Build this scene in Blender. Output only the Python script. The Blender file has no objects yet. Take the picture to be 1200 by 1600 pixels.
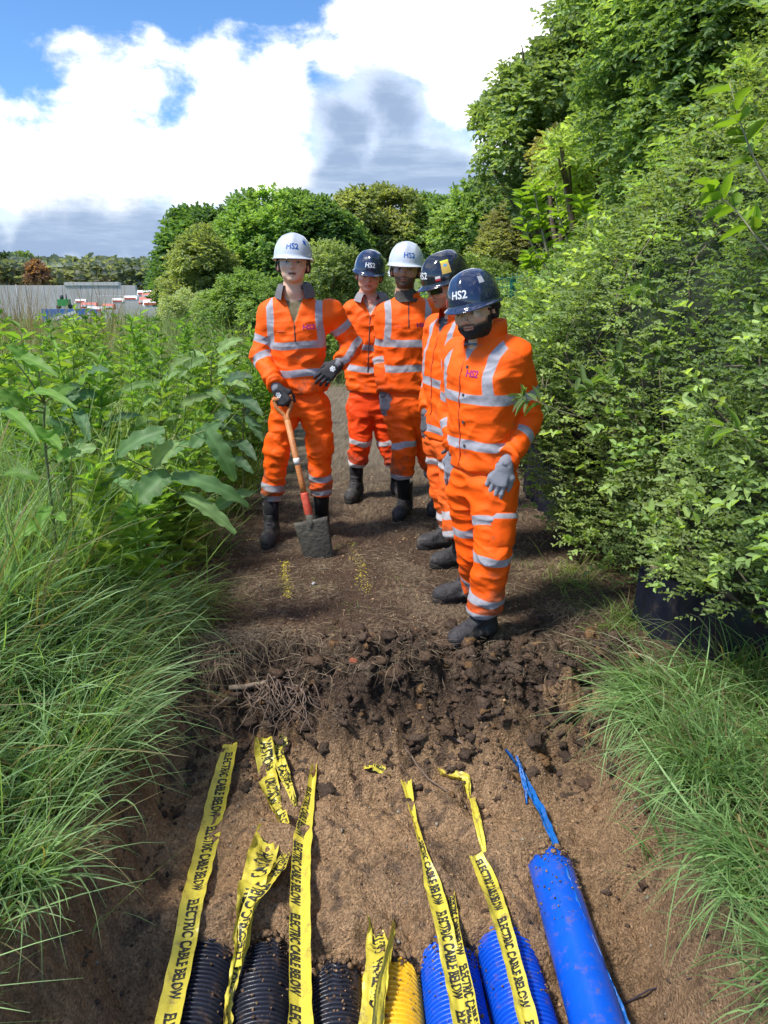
import bpy, math, random, numpy as np
from mathutils import Vector, Matrix
from mathutils.bvhtree import BVHTree
rad = math.radians
rng = np.random.default_rng(7)
random.seed(7)
sc = bpy.context.scene
COL = sc.collection
# ------------------------------------------------------------------ camera
CAMH = 1.67; FPX = 1155.0; PITCH = rad(17.8)
cam_d = bpy.data.cameras.new('camera'); cam = bpy.data.objects.new('camera', cam_d); COL.objects.link(cam)
cam.location = (0, 0, CAMH); cam.rotation_euler = (rad(90) - PITCH, 0, 0)
cam_d.sensor_fit = 'VERTICAL'; cam_d.sensor_height = 36; cam_d.lens = 36 * FPX / 1600
cam_d.clip_start = 0.05; cam_d.clip_end = 3000
sc.camera = cam
sc.view_settings.view_transform = 'Standard'; sc.view_settings.look = 'None'
sc.view_settings.gamma = 1; sc.view_settings.exposure = 1.35
CAM = np.array([0, 0, CAMH])
def ray(px, py):
    a = (px - 600) / FPX; b = (800 - py) / FPX
    c, s = math.cos(PITCH), math.sin(PITCH)
    return np.array([a, c + b * s, -s + b * c])
def PY(px, py, Y):
    r = ray(px, py); return CAM + r * (Y / r[1])
def PZ(px, py, z):
    r = ray(px, py); return CAM + r * ((z - CAMH) / r[2])
def direc(px, py):
    r = ray(px, py); return r / np.linalg.norm(r)
# ------------------------------------------------------------------ sun and sky
SUN_EL, SUN_AZ = rad(58), rad(-118)       # azimuth from +Y towards +X: behind the left shoulder of the camera
sd = bpy.data.lights.new('sun', 'SUN'); so = bpy.data.objects.new('sun', sd); COL.objects.link(so)
sd.energy = 2.2; sd.angle = rad(8.0); sd.color = (1, 0.95, 0.87)
tosun = Vector((math.sin(SUN_AZ) * math.cos(SUN_EL), math.cos(SUN_AZ) * math.cos(SUN_EL), math.sin(SUN_EL)))
so.rotation_euler = tosun.to_track_quat('Z', 'Y').to_euler(); so.location = (-6, -4, 12)

def NT(nt):
    n, l = nt.nodes, nt.links
    def N(t, **k):
        o = n.new(t)
        ins = k.pop('i', None)
        for a, b in k.items(): setattr(o, a, b)
        if ins:
            for a, b in ins.items():
                if isinstance(b, bpy.types.NodeSocket): l.new(b, o.inputs[a])
                else: o.inputs[a].default_value = b
        return o
    return N, l
world = bpy.data.worlds.new('World'); sc.world = world; world.use_nodes = True
wt = world.node_tree; wt.nodes.clear(); N, L = NT(wt)
sky = N('ShaderNodeTexSky', sky_type='NISHITA', sun_disc=False, sun_elevation=SUN_EL, sun_rotation=SUN_AZ, air_density=1.0, dust_density=0.6, ozone_density=2.0)
tc = N('ShaderNodeTexCoord')
G = tc.outputs['Generated']
nrm = N('ShaderNodeVectorMath', operation='NORMALIZE', i={0: G}).outputs[0]
st = N('ShaderNodeVectorMath', operation='MULTIPLY', i={0: nrm, 1: (1, 1, 1.6)}).outputs[0]
n1 = N('ShaderNodeTexNoise', i={'Vector': st, 'Scale': 10.0, 'Detail': 9.0, 'Roughness': 0.58, 'Distortion': 0.25}).outputs[0]
n2 = N('ShaderNodeTexNoise', i={'Vector': st, 'Scale': 2.4, 'Detail': 7.0, 'Roughness': 0.55}).outputs[0]
n3 = N('ShaderNodeTexNoise', i={'Vector': st, 'Scale': 15.0, 'Detail': 6.0, 'Roughness': 0.6}).outputs[0]
def M(op, a, b, c=None, clamp=False):
    d = {0: a, 1: b}
    if c is not None: d[2] = c
    return N('ShaderNodeMath', operation=op, use_clamp=clamp, i=d).outputs[0]
def blobs(lst):
    cur = None
    for (px, py, r) in lst:
        d = N('ShaderNodeVectorMath', operation='DISTANCE', i={0: nrm, 1: tuple(direc(px, py))}).outputs['Value']
        v = M('SUBTRACT', r / FPX * 1.12, d)
        cur = v if cur is None else M('SMOOTH_MAX', cur, v, 0.02)
    return cur
white = blobs([(150,125,62),(205,120,55),(110,110,40),(60,255,62),(150,260,75),(240,255,70),(320,260,75),(-40,250,80),(360,150,52),(400,200,75),(440,260,70),(345,100,34),(440,130,46),(520,95,40),(600,70,50),(560,20,45),(660,40,80),(740,30,90),(820,60,110),(720,150,60),(770,230,55),(60,320,60),(180,330,60),(300,330,50),(-90,170,40),(690,250,20),(650,262,10),(900,150,150)])
nz = M('SUBTRACT', n1, 0.5)
wv = M('ADD', white, M('MULTIPLY', nz, 0.13))
nz3 = M('SUBTRACT', n3, 0.5)
wv = M('ADD', wv, M('MULTIPLY', nz3, 0.05))
wmask = N('ShaderNodeMapRange', interpolation_type='SMOOTHSTEP', i={'Value': wv, 'From Min': -0.006, 'From Max': 0.034}).outputs[0]
# broad cloud elsewhere in the sky
gen = M('ADD', n2, M('MULTIPLY', nz, 0.5))
gmask = N('ShaderNodeMapRange', interpolation_type='SMOOTHSTEP', i={'Value': gen, 'From Min': 0.50, 'From Max': 0.68, 'To Max': 0.8}).outputs[0]
sep = N('ShaderNodeSeparateXYZ', i={0: nrm})
hi = N('ShaderNodeMapRange', i={'Value': sep.outputs['Z'], 'From Min': 0.33, 'From Max': 0.5}).outputs[0]
gmask = M('MULTIPLY', gmask, hi)
grey = blobs([(600,150,44),(540,190,40),(560,210,56),(620,180,46),(540,270,60),(620,270,75),(690,290,70),(600,340,70),(500,330,50),(420,370,52),(330,375,60),(240,385,66),(150,388,64),(60,388,62),(-30,385,62),(740,310,70),(760,180,16),(60,243,4),(280,340,25)])
gv = M('ADD', grey, M('MULTIPLY', nz, 0.10))
gm = N('ShaderNodeMapRange', interpolation_type='SMOOTHSTEP', i={'Value': gv, 'From Min': -0.03, 'From Max': 0.04}).outputs[0]
streak = N('ShaderNodeTexNoise', i={'Vector': N('ShaderNodeVectorMath', operation='MULTIPLY', i={0: nrm, 1: (3, 3, 22)}).outputs[0], 'Scale': 2.2, 'Detail': 5.0, 'Roughness': 0.6}).outputs[0]
sm = N('ShaderNodeMapRange', interpolation_type='SMOOTHSTEP', i={'Value': streak, 'From Min': 0.45, 'From Max': 0.7}).outputs[0]
greycol = N('ShaderNodeMixRGB', i={0: sm, 1: (0.175, 0.235, 0.34, 1), 2: (0.25, 0.315, 0.41, 1)}).outputs[0]
low = N('ShaderNodeMapRange', interpolation_type='SMOOTHSTEP', i={'Value': sep.outputs['Z'], 'From Min': 0.0, 'From Max': 0.09, 'To Min': 1.0, 'To Max': 0.0}).outputs[0]
whitecol = N('ShaderNodeMixRGB', i={0: N('ShaderNodeMapRange', i={'Value': n3, 'From Min': 0.30, 'From Max': 0.52}).outputs[0], 1: (0.46, 0.49, 0.55, 1), 2: (0.99, 0.96, 0.94, 1)}).outputs[0]
cc = N('ShaderNodeMixRGB', i={0: gm, 1: whitecol, 2: greycol}).outputs[0]
skyc = N('ShaderNodeMixRGB', blend_type='MULTIPLY', i={0: 1.0, 1: sky.outputs[0], 2: (0.46, 0.68, 0.92, 1)}).outputs[0]
allm = M('MAXIMUM', M('MAXIMUM', wmask, gmask), M('MAXIMUM', gm, M('MULTIPLY', low, 0.6)))
b1 = N('ShaderNodeBackground', i={0: skyc, 1: 0.085})
b2 = N('ShaderNodeBackground', i={0: cc, 1: 0.85})
mx = N('ShaderNodeMixShader', i={0: allm, 1: b1.outputs[0], 2: b2.outputs[0]})
L.new(mx.outputs[0], N('ShaderNodeOutputWorld').inputs[0])

# ------------------------------------------------------------------ noise
_p = np.random.default_rng(3).permutation(256); _p = np.concatenate([_p, _p, _p]).astype(np.int32)
_g = np.random.default_rng(4).normal(size=(256, 3)).astype(np.float32); _g /= np.linalg.norm(_g, axis=1)[:, None]
def pn(P):
    P = np.asarray(P, np.float32); I = np.floor(P).astype(np.int32); F = P - I; I &= 255
    u = F * F * F * (F * (F * 6 - 15) + 10)
    r = 0
    for dx in (0, 1):
        wx = u[:, 0] if dx else 1 - u[:, 0]
        for dy in (0, 1):
            wy = u[:, 1] if dy else 1 - u[:, 1]
            for dz in (0, 1):
                wz = u[:, 2] if dz else 1 - u[:, 2]
                h = _p[_p[_p[(I[:, 0] + dx) & 255] + ((I[:, 1] + dy) & 255)] + ((I[:, 2] + dz) & 255)]
                g = _g[h]
                r = r + wx * wy * wz * (g[:, 0] * (F[:, 0] - dx) + g[:, 1] * (F[:, 1] - dy) + g[:, 2] * (F[:, 2] - dz))
    return r * 1.6
def fbm(P, o=4, gain=0.5):
    P = np.asarray(P, np.float32); s = 0; a = 1; f = 1
    for i in range(o):
        s = s + a * pn(P * f + 17.3 * i); a *= gain; f *= 2.03
    return s
def n2d(x, y, s, o=4, z=0.0, gain=0.5):
    x = np.atleast_1d(x).ravel(); y = np.atleast_1d(y).ravel()
    return fbm(np.stack([x * s, y * s, np.full_like(x, z, dtype=float)], 1), o, gain)
def sst(a, b, x):
    t = np.clip((x - a) / (b - a), 0, 1); return t * t * (3 - 2 * t)
# ------------------------------------------------------------------ mesh helpers
def mk(name, V, F, mat=None, parent=None, col=None, attrs=None, smooth=False, origin=None):
    V = np.asarray(V, np.float64)
    if origin is not None: V = V - np.asarray(origin)
    me = bpy.data.meshes.new(name)
    if isinstance(F, np.ndarray):
        k = F.shape[1]; me.vertices.add(len(V)); me.vertices.foreach_set('co', V.astype(np.float32).ravel())
        me.loops.add(F.size); me.loops.foreach_set('vertex_index', F.astype(np.int32).ravel())
        me.polygons.add(len(F)); me.polygons.foreach_set('loop_start', np.arange(0, F.size, k, dtype=np.int32))
        me.update(calc_edges=True)
    else:
        me.from_pydata([tuple(v) for v in V], [], [tuple(f) for f in F]); me.update()
    if smooth: me.polygons.foreach_set('use_smooth', np.ones(len(me.polygons), bool))
    if col is not None:
        a = me.attributes.new('col', 'FLOAT_COLOR', 'POINT')
        c = np.ones((len(V), 4), np.float32); c[:, :3] = col; a.data.foreach_set('color', c.ravel())
    for k, v in (attrs or {}).items():
        a = me.attributes.new(k, 'FLOAT', 'POINT'); a.data.foreach_set('value', np.asarray(v, np.float32))
    if mat: me.materials.append(mat)
    o = bpy.data.objects.new(name, me); COL.objects.link(o)
    if parent is not None: o.parent = parent
    if origin is not None and parent is None: o.location = tuple(origin)
    return o
def empty(name, loc, label, cat, group=None):
    o = bpy.data.objects.new(name, None); COL.objects.link(o); o.location = tuple(loc); o.empty_display_size = 0.1
    o['label'] = label; o['category'] = cat
    if group: o['group'] = group
    return o
def tag(o, label=None, cat=None, group=None, kind=None):
    for k, v in (('label', label), ('category', cat), ('group', group), ('kind', kind)):
        if v: o[k] = v
    return o
class MB:
    """collects pieces into one mesh"""
    def __init__(s): s.V = []; s.F = []; s.C = []; s.n = 0
    def add(s, V, F, c=None):
        V = np.asarray(V, float); F = [tuple(int(i) + s.n for i in f) for f in F]
        s.V.append(V); s.F += F; s.n += len(V)
        s.C.append(np.tile(np.array(c if c is not None else (1, 1, 1), float), (len(V), 1)))
    def build(s, name, mat, parent=None, smooth=False, origin=None, col=False):
        return mk(name, np.concatenate(s.V), s.F, mat, parent, np.concatenate(s.C) if col else None, None, smooth, origin)
def unit(v):
    v = np.asarray(v, float); return v / (np.linalg.norm(v, axis=-1, keepdims=True) + 1e-12)
def frame(d, up=(0, 0, 1)):
    d = unit(d); up = np.asarray(up, float)
    if abs(d @ up) > 0.98: up = np.array([0, 1, 0.])
    x = unit(np.cross(d, up)); y = np.cross(x, d); return x, y, d
def catmull(pts, n):
    pts = np.asarray(pts, float); p = np.vstack([2 * pts[0] - pts[1], pts, 2 * pts[-1] - pts[-2]])
    m = len(pts) - 1; t = np.linspace(0, m, n); out = []
    for u in t:
        i = min(int(u), m - 1); f = u - i; a, b, c, d = p[i:i + 4]
        out.append(0.5 * (2 * b + (c - a) * f + (2 * a - 5 * b + 4 * c - d) * f * f + (-a + 3 * b - 3 * c + d) * f ** 3))
    return np.array(out)
def tube(pts, r, seg=8, cap=True):
    pts = np.asarray(pts, float); n = len(pts); r = np.broadcast_to(np.asarray(r, float), (n,))
    T = np.gradient(pts, axis=0); x, y, d = frame(T[0]); V = []
    for i in range(n):
        t = unit(T[i]); x = unit(x - t * (x @ t)); y = np.cross(t, x)
        a = np.linspace(0, 2 * np.pi, seg, endpoint=False)
        V.append(pts[i] + r[i] * (np.cos(a)[:, None] * x + np.sin(a)[:, None] * y))
    V = np.concatenate(V); F = []
    for i in range(n - 1):
        for j in range(seg):
            k = (j + 1) % seg; F.append((i * seg + j, i * seg + k, (i + 1) * seg + k, (i + 1) * seg + j))
    if cap: F.append(tuple(range(seg))[::-1]); F.append(tuple((n - 1) * seg + j for j in range(seg)))
    return V, F
def boxv(lo, hi, bev=0.0):
    lo = np.asarray(lo, float); hi = np.asarray(hi, float)
    V = np.array([[x, y, z] for z in (lo[2], hi[2]) for y in (lo[1], hi[1]) for x in (lo[0], hi[0])])
    F = [(0, 2, 3, 1), (4, 5, 7, 6), (0, 1, 5, 4), (2, 6, 7, 3), (0, 4, 6, 2), (1, 3, 7, 5)]
    return V, F
# ------------------------------------------------------------------ materials
MATS = {}
def mat(name, col=(0.5, 0.5, 0.5), rough=0.7, var=0.0, vscale=20, bump=0.0, bscale=60, metal=0.0, attr=False, transl=0.0, dirt=None, dirts=9.0, dirta=0.5, band=None, spec=0.5, coat=0.0, alpha=1.0, bdet=5.0, hs=False):
    if name in MATS: return MATS[name]
    m = bpy.data.materials.new(name); m.use_nodes = True; nt = m.node_tree; nt.nodes.clear(); N, L = NT(nt)
    tcd = N('ShaderNodeTexCoord').outputs['Object']
    if attr: c = N('ShaderNodeAttribute', attribute_name='col').outputs['Color']
    else: c = N('ShaderNodeRGB'); c.outputs[0].default_value = (*col, 1); c = c.outputs[0]
    if var:
        nn = N('ShaderNodeTexNoise', i={'Vector': tcd, 'Scale': vscale, 'Detail': 6.0, 'Roughness': 0.65}).outputs[0]
        k = N('ShaderNodeMapRange', i={'Value': nn, 'From Min': 0.3, 'From Max': 0.7, 'To Min': 1 - var, 'To Max': 1 + var}).outputs[0]
        c = N('ShaderNodeVectorMath', operation='SCALE', i={0: c, 'Scale': k}).outputs[0]
    if dirt:
        nn = N('ShaderNodeTexNoise', i={'Vector': tcd, 'Scale': dirts, 'Detail': 8.0, 'Roughness': 0.7}).outputs[0]
        k = N('ShaderNodeMapRange', interpolation_type='SMOOTHSTEP', i={'Value': nn, 'From Min': 0.52, 'From Max': 0.72, 'To Max': dirta}).outputs[0]
        if hs:   # dirt gathers low on the garment, from an attribute
            da = N('ShaderNodeAttribute', attribute_name='dirt').outputs['Fac']
            k = N('ShaderNodeMath', operation='MULTIPLY', i={0: N('ShaderNodeMapRange', interpolation_type='SMOOTHSTEP', i={'Value': N('ShaderNodeMath', operation='ADD', i={0: nn, 1: N('ShaderNodeMath', operation='MULTIPLY', i={0: da, 1: 0.22}).outputs[0]}).outputs[0], 'From Min': 0.58, 'From Max': 0.78}).outputs[0], 1: dirta}).outputs[0]
        c = N('ShaderNodeMixRGB', i={0: k, 1: c, 2: (*dirt, 1)}).outputs[0]
    rg = rough
    if band:
        ba = N('ShaderNodeAttribute', attribute_name='band').outputs['Fac']
        nb = N('ShaderNodeTexNoise', i={'Vector': tcd, 'Scale': 35.0, 'Detail': 5.0}).outputs[0]
        kb = N('ShaderNodeMapRange', i={'Value': ba, 'From Min': 0.0015, 'From Max': -0.0015}).outputs[0]
        bc = N('ShaderNodeMixRGB', i={0: N('ShaderNodeMapRange', i={'Value': nb, 'From Min': 0.45, 'From Max': 0.85}).outputs[0], 1: (*band, 1), 2: tuple(x * 0.7 for x in band) + (1,)}).outputs[0]
        c = N('ShaderNodeMixRGB', i={0: kb, 1: c, 2: bc}).outputs[0]
        s2 = N('ShaderNodeAttribute', attribute_name='shirt').outputs['Fac']
        k2 = N('ShaderNodeMapRange', i={'Value': s2, 'From Min': 0.0015, 'From Max': -0.0015}).outputs[0]
        sc_ = N('ShaderNodeAttribute', attribute_name='col').outputs['Color']
        c = N('ShaderNodeMixRGB', i={0: k2, 1: c, 2: sc_}).outputs[0]
    b = N('ShaderNodeBsdfPrincipled', i={'Base Color': c, 'Roughness': rg, 'Metallic': metal, 'Specular IOR Level': spec})
    if coat: b.inputs['Coat Weight'].default_value = coat; b.inputs['Coat Roughness'].default_value = 0.08
    if alpha < 1: b.inputs['Alpha'].default_value = alpha
    if bump:
        nn = N('ShaderNodeTexNoise', i={'Vector': tcd, 'Scale': bscale, 'Detail': bdet, 'Roughness': 0.6}).outputs[0]
        bp = N('ShaderNodeBump', i={'Height': nn, 'Strength': bump, 'Distance': 0.05 if name == 'soil' else 0.02}); L.new(bp.outputs[0], b.inputs['Normal'])
    out = b.outputs[0]
    if transl:
        t = N('ShaderNodeBsdfTranslucent', i={'Color': N('ShaderNodeMixRGB', blend_type='MULTIPLY', i={0: 1.0, 1: c, 2: (1.5, 1.5, 0.5, 1)}).outputs[0]})
        out = N('ShaderNodeMixShader', i={0: transl, 1: out, 2: t.outputs[0]}).outputs[0]
    L.new(out, N('ShaderNodeOutputMaterial').inputs[0])
    MATS[name] = m; return m
LEAF = mat('leaf', attr=True, rough=0.5, transl=0.5, spec=0.3)
GRASS = mat('grass_blade', attr=True, rough=0.5, transl=0.38, spec=0.35)
BARK = mat('bark', (0.16, 0.12, 0.085), 0.9, var=0.4, vscale=12, bump=0.6, bscale=30)
# ------------------------------------------------------------------ terrain
XL, XR = -0.80, 0.85
def hgt(x, y):
    x = np.atleast_1d(np.asarray(x, float)); y = np.atleast_1d(np.asarray(y, float)); sh = np.broadcast(x, y).shape
    x = np.broadcast_to(x, sh).ravel(); y = np.broadcast_to(y, sh).ravel()
    nA = n2d(x, y, 1.3, 3, 1.0); nB = n2d(x, y, 5.0, 4, 2.0, 0.55); nC = n2d(x, y, 22.0, 3, 3.0, 0.6)
    near = np.exp(-((y / 12) ** 2)) * (np.abs(x) < 12)
    z = 0.015 * nA
    # left bank and right verge
    xl = -1.06 + 0.08 * n2d(x * 0, y, 1.1, 2, 5.0)
    z = z + 0.24 * sst(0, 0.55, xl - x) + 0.10 * sst(0, 0.5, x - 1.15)
    # fall of the field towards the works on the far left
    z = z - 3.0 * sst(13, 50, y) * sst(2, 14, -x) - 1.6 * sst(25, 90, y) * (1 - sst(2, 14, -x))
    # trench
    xe = XL + 0.07 * n2d(x * 0, y, 2.3, 3, 7.0); xf = XR + 0.07 * n2d(x * 0, y, 2.3, 3, 9.0)
    w = 0.20
    m = sst(xe - 0.20 + .03 * nB, xe + 0.03, x) * (1 - sst(xf - 0.02, xf + 0.19 + .03 * nB, x))
    ye = 2.80 + 0.12 * n2d(x, y * 0, 2.6, 3, 11.0)
    m = m * (1 - sst(ye - 0.26, ye + 0.26, y)) * sst(-2.2, -1.9, y)
    dep = 0.345 + 0.14 * (1 - sst(1.72, 1.93, y + 0.05 * nB)) + 0.10 * sst(0.42, 0.62, x) * sst(2.28, 2.05, y + .2 * (x - .6)) * sst(1.7, 1.95, y)
    dep = dep - 0.034 * np.clip(nB, -1, 1) * sst(1.6, 2.0, y) - .03 * nA * sst(1.8, 2.1, y)
    z = z - dep * m
    # heap of clods along the cut face
    heap = np.exp(-((y - 3.02) / 0.22) ** 2) * sst(-1.2, -0.9, x) * (1 - sst(1.0, 1.25, x))
    wall = m * (1 - m) * 4
    z = z + heap * (0.0 + 0.10 * nB)
    rough = near * (0.010 + 0.05 * np.clip(heap, 0, 1) + 0.035 * np.clip(wall, 0, 1) + 0.008 * m)
    z = z + rough * nB * 0.6 + rough * nC * 0.5
    fine = near * 0.5
    z = z + fine * 0.009 * n2d(x, y, 60.0, 3, 13.0)
    # ground flattened where the men have trodden
    return z.reshape(sh)
def h1(x, y): return float(hgt(x, y)[0])
def RG(px, py, off=0.0):
    """point on the ground seen at a pixel"""
    r = ray(px, py); s = np.linspace(0.8, 14, 700) / r[1]
    P = CAM + s[:, None] * r; d = P[:, 2] - hgt(P[:, 0], P[:, 1]) - off
    k = int(np.argmax(d < 0)) or len(s) - 1
    return P[k]
def axis(a, b, h, lo, hi, g=1.12):
    c = list(np.arange(a, b + h / 2, h)); s = h; p = c[-1]
    while p < hi: s *= g; p += s; c.append(p)
    s = h; p = c[0]; e = []
    while p > lo: s *= g; p -= s; e.append(p)
    return np.array(e[::-1] + c)
gx = axis(-1.35, 1.45, 0.0085, -900, 900, 1.10); gy = axis(1.25, 3.7, 0.0085, -300, 1800, 1.035)
X, Y = np.meshgrid(gx, gy, indexing='ij')
Z = hgt(X, Y)
nx, ny = X.shape; idx = np.arange(nx * ny).reshape(nx, ny)
Fg = np.stack([idx[:-1, :-1], idx[1:, :-1], idx[1:, 1:], idx[:-1, 1:]], -1).reshape(-1, 4)
Vg = np.stack([X, Y, Z], -1).reshape(-1, 3)
x, y, z = Vg.T
nb = n2d(x, y, 3.0, 4, 21.); nc = n2d(x, y, 14.0, 3, 22.); nd = n2d(x, y, 45.0, 2, 23.)
def mixc(a, b, t): t = np.clip(t, 0, 1)[:, None]; return a * (1 - t) + b * t
sand = np.array([0.52, 0.33, 0.185]); dark = np.array([0.078, 0.054, 0.039]); pathc = np.array([0.145, 0.093, 0.062]); strawc = np.array([0.30, 0.225, 0.145]); grey = np.array([0.30, 0.25, 0.185]); grs = np.array([0.07, 0.095, 0.03]); clay = np.array([0.45, 0.26, 0.125])
c = np.tile(pathc, (len(x), 1))
c = mixc(c, strawc, sst(0.0, 0.7, nb + 0.7 * nd) * 0.65); c = mixc(c, dark * 1.3, sst(0.1, 0.7, nc - nb * .6) * .55)
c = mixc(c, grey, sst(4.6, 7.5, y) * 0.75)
low_ = sst(-0.10, -0.27, z)
c = mixc(c, sand, low_); c = mixc(c, clay, low_ * sst(0.1, 0.9, nb) * 0.6); c = mixc(c, pathc * 1.2, low_ * sst(.2, .5, nc * .6 + nd * .6) * .6)
c = mixc(c, dark * 1.5, low_ * sst(0.1, 0.8, nc - nb * 0.5) * 0.75); c = mixc(c, dark * 2.2, low_ * sst(.15, .7, n2d(x, y, 1.7, 3, 44.)) * .35)
face = np.exp(-((y - 2.93) / 0.24) ** 2) * sst(-1.15, -0.9, x) * (1 - sst(1.0, 1.3, x))
c = mixc(c, dark, face * (0.80 + 0.5 * nc)); c = mixc(c, clay * 0.8, face * sst(0.35, 0.9, nb + nc * .4) * 0.6)
side = (y < 2.9) * (1 - low_) * (np.abs(x) > 0.7) * (np.abs(x) < 1.5)
c = mixc(c, sand * 0.85, side * 0.8); c = mixc(c, dark * 1.4, side * sst(0.0, 0.7, nc + nb * .5) * 0.8)
c = mixc(c, sand * 0.62, (x > 0.5) * (y < 2.8) * 0.45)
veg = np.maximum(sst(1.25, 1.7, -x), sst(1.35, 1.7, x))
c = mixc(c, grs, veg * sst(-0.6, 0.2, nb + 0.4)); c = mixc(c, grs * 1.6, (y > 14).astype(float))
c = c * (1 + 0.42 * nd + 0.25 * nc)[:, None]
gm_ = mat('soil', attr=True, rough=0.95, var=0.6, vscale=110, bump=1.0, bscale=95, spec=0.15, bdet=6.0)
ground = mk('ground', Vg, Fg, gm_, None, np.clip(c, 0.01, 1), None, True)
tag(ground, 'brown soil path with the open trench dug across it', kind='structure')
# ------------------------------------------------------------------ ducts in the trench
def duct(name, label, cat, p1, p2, r, m, pitch=None, group=None, back=0.9, ragged=0.02, wall=0.006, zc=-0.458, pz=None):
    """p1, p2: pixels of the crest line, far end and near end; runs on towards and under the viewer"""
    zt = zc + r
    a = PZ(*p1, zt if pz is None else pz[0]); b = PZ(*p2, zt if pz is None else pz[1])
    a[2] -= r; b[2] -= r; d = unit(b - a); Ln = np.linalg.norm(b - a) + back
    u, v, w = frame(d); seg = 56
    S = [0]; R = [1.0]
    if pitch:
        s = 0
        prof = [(0.0, -.085), (.14, -.08), (.24, 0.01), (.36, .045), (.60, .045), (.74, .01), (.86, -.08)]
        S = []; R = []
        while s < Ln:
            for t, k in prof: S.append(s + t * pitch); R.append(1 + k)
            s += pitch
    else:
        S = list(np.linspace(0, Ln, 90)); R = [1.0] * 90
    S = np.array(S); R = np.array(R); ang = np.linspace(0, 2 * np.pi, seg, endpoint=False)
    rag = ragged * (np.sin(ang * 3 + a[0] * 9) + 0.6 * np.sin(ang * 7 + 1 + a[0] * 40) + .4 * np.sin(ang * 15))
    A = np.tile(ang, (len(S), 1)); SS = S[:, None] + rag[None] * np.exp(-S[:, None] / 0.05)
    wob = 1 + 0.004 * np.sin(A * 2 + S[:, None] * 9)
    rr = (r * R)[:, None] * wob
    V = a + SS[..., None] * d + rr[..., None] * (np.cos(A)[..., None] * u + np.sin(A)[..., None] * v)
    Vi = a + SS[..., None] * d + (r * 0.90) * (np.cos(A)[..., None] * u + np.sin(A)[..., None] * v)
    n = len(S); i = np.arange(n * seg).reshape(n, seg); j = np.roll(i, -1, 1)
    F = np.stack([i[:-1], i[1:], j[1:], j[:-1]], -1).reshape(-1, 4)
    Fi = F[:, ::-1] + n * seg
    ends = [np.stack([i[0], j[0], j[0] + n * seg, i[0] + n * seg], -1), np.stack([j[-1], i[-1], i[-1] + n * seg, j[-1] + n * seg], -1)]
    o = mk(name, np.concatenate([V.reshape(-1, 3), Vi.reshape(-1, 3)]), np.concatenate([F, Fi] + ends), m, None, None, None, True, a)
    tag(o, label, cat, group); DUCTS.append((a, b, r, u, v)); return o, a, b
DUCTS = []
DB = mat('duct_black', (0.018, 0.020, 0.030), 0.30, var=0.3, vscale=14, dirt=(0.20, 0.12, 0.065), dirts=26, dirta=0.5, bump=0.12, bscale=90)
DY = mat('duct_yellow', (0.85, 0.50, 0.02), 0.4, var=0.06, vscale=14, dirt=(0.30, 0.17, 0.07), dirts=22, dirta=0.7, bump=0.1, bscale=90)
DU = mat('duct_blue', (0.004, 0.085, 0.60), 0.36, var=0.1, vscale=14, dirt=(0.20, 0.12, 0.065), dirts=24, dirta=0.7, bump=0.1, bscale=90)
DS = mat('duct_smooth_blue', (0.003, 0.085, 0.55), 0.28, var=0.12, vscale=9, dirt=(0.16, 0.11, 0.08), dirts=22, dirta=0.6, bump=0.12, bscale=24)
PT = 0.0146
duct('corrugated_duct', 'black corrugated duct at the left edge of the trench', 'duct', (327, 1452), (292, 1600), 0.096, DB, PT, 'ducts laid side by side in the trench')
duct('corrugated_duct', 'black corrugated duct second from the left, between two yellow tapes', 'duct', (408, 1464), (402, 1600), 0.096, DB, PT, 'ducts laid side by side in the trench')
duct('corrugated_duct', 'black corrugated duct next to the yellow duct', 'duct', (519, 1502), (523, 1600), 0.090, DB, PT, 'ducts laid side by side in the trench', zc=-.455)
duct('corrugated_duct', 'yellow corrugated duct in the middle of the trench', 'duct', (610, 1494), (615, 1600), 0.092, DY, PT * 1.12, 'ducts laid side by side in the trench')
duct('corrugated_duct', 'bright blue corrugated duct right beside the yellow duct', 'duct', (700, 1470), (722, 1600), 0.092, DU, PT, 'ducts laid side by side in the trench')
duct('corrugated_duct', 'bright blue corrugated duct between the other blue ones', 'duct', (782, 1422), (834, 1600), 0.090, DU, PT, 'ducts laid side by side in the trench', pz=(-.345, -.365))
bp, bpa, bpb = duct('smooth_pipe', 'smooth glossy blue pipe at the right of the trench', 'pipe', (862, 1325), (946, 1600), 0.078, DS, None, None, pz=(-.285, -.305), ragged=0.010)

# ------------------------------------------------------------------ lettering
def text_mesh(s, size=1.0, sx=1.0, bold=0.0, shear=0.0):
    cu = bpy.data.curves.new('lettering', 'FONT'); cu.body = s; cu.size = size; cu.offset = bold; cu.shear = shear; cu.resolution_u = 3
    o = bpy.data.objects.new('lettering', cu); COL.objects.link(o)
    dg = bpy.context.evaluated_depsgraph_get(); e = o.evaluated_get(dg); me = e.to_mesh()
    V = np.array([v.co[:] for v in me.vertices]); F = [tuple(p.vertices) for p in me.polygons]
    e.to_mesh_clear(); bpy.data.objects.remove(o); bpy.data.curves.remove(cu)
    if len(V) == 0: return np.zeros((0, 3)), []
    V[:, 0] *= sx
    # cut long faces so that they can bend
    import bmesh
    bm = bmesh.new(); vs = [bm.verts.new(v) for v in V]
    for f in F:
        try: bm.faces.new([vs[i] for i in f])
        except ValueError: pass
    for k in range(2):
        es = [e for e in bm.edges if e.calc_length() > size * 0.28]
        if es: bmesh.ops.subdivide_edges(bm, edges=es, cuts=1)
        bmesh.ops.triangulate(bm, faces=[f for f in bm.faces if len(f.verts) > 4])
    bm.verts.index_update()
    V = np.array([v.co[:] for v in bm.verts]); F = [tuple(v.index for v in f.verts) for f in bm.faces]; bm.free()
    return V, F
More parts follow.
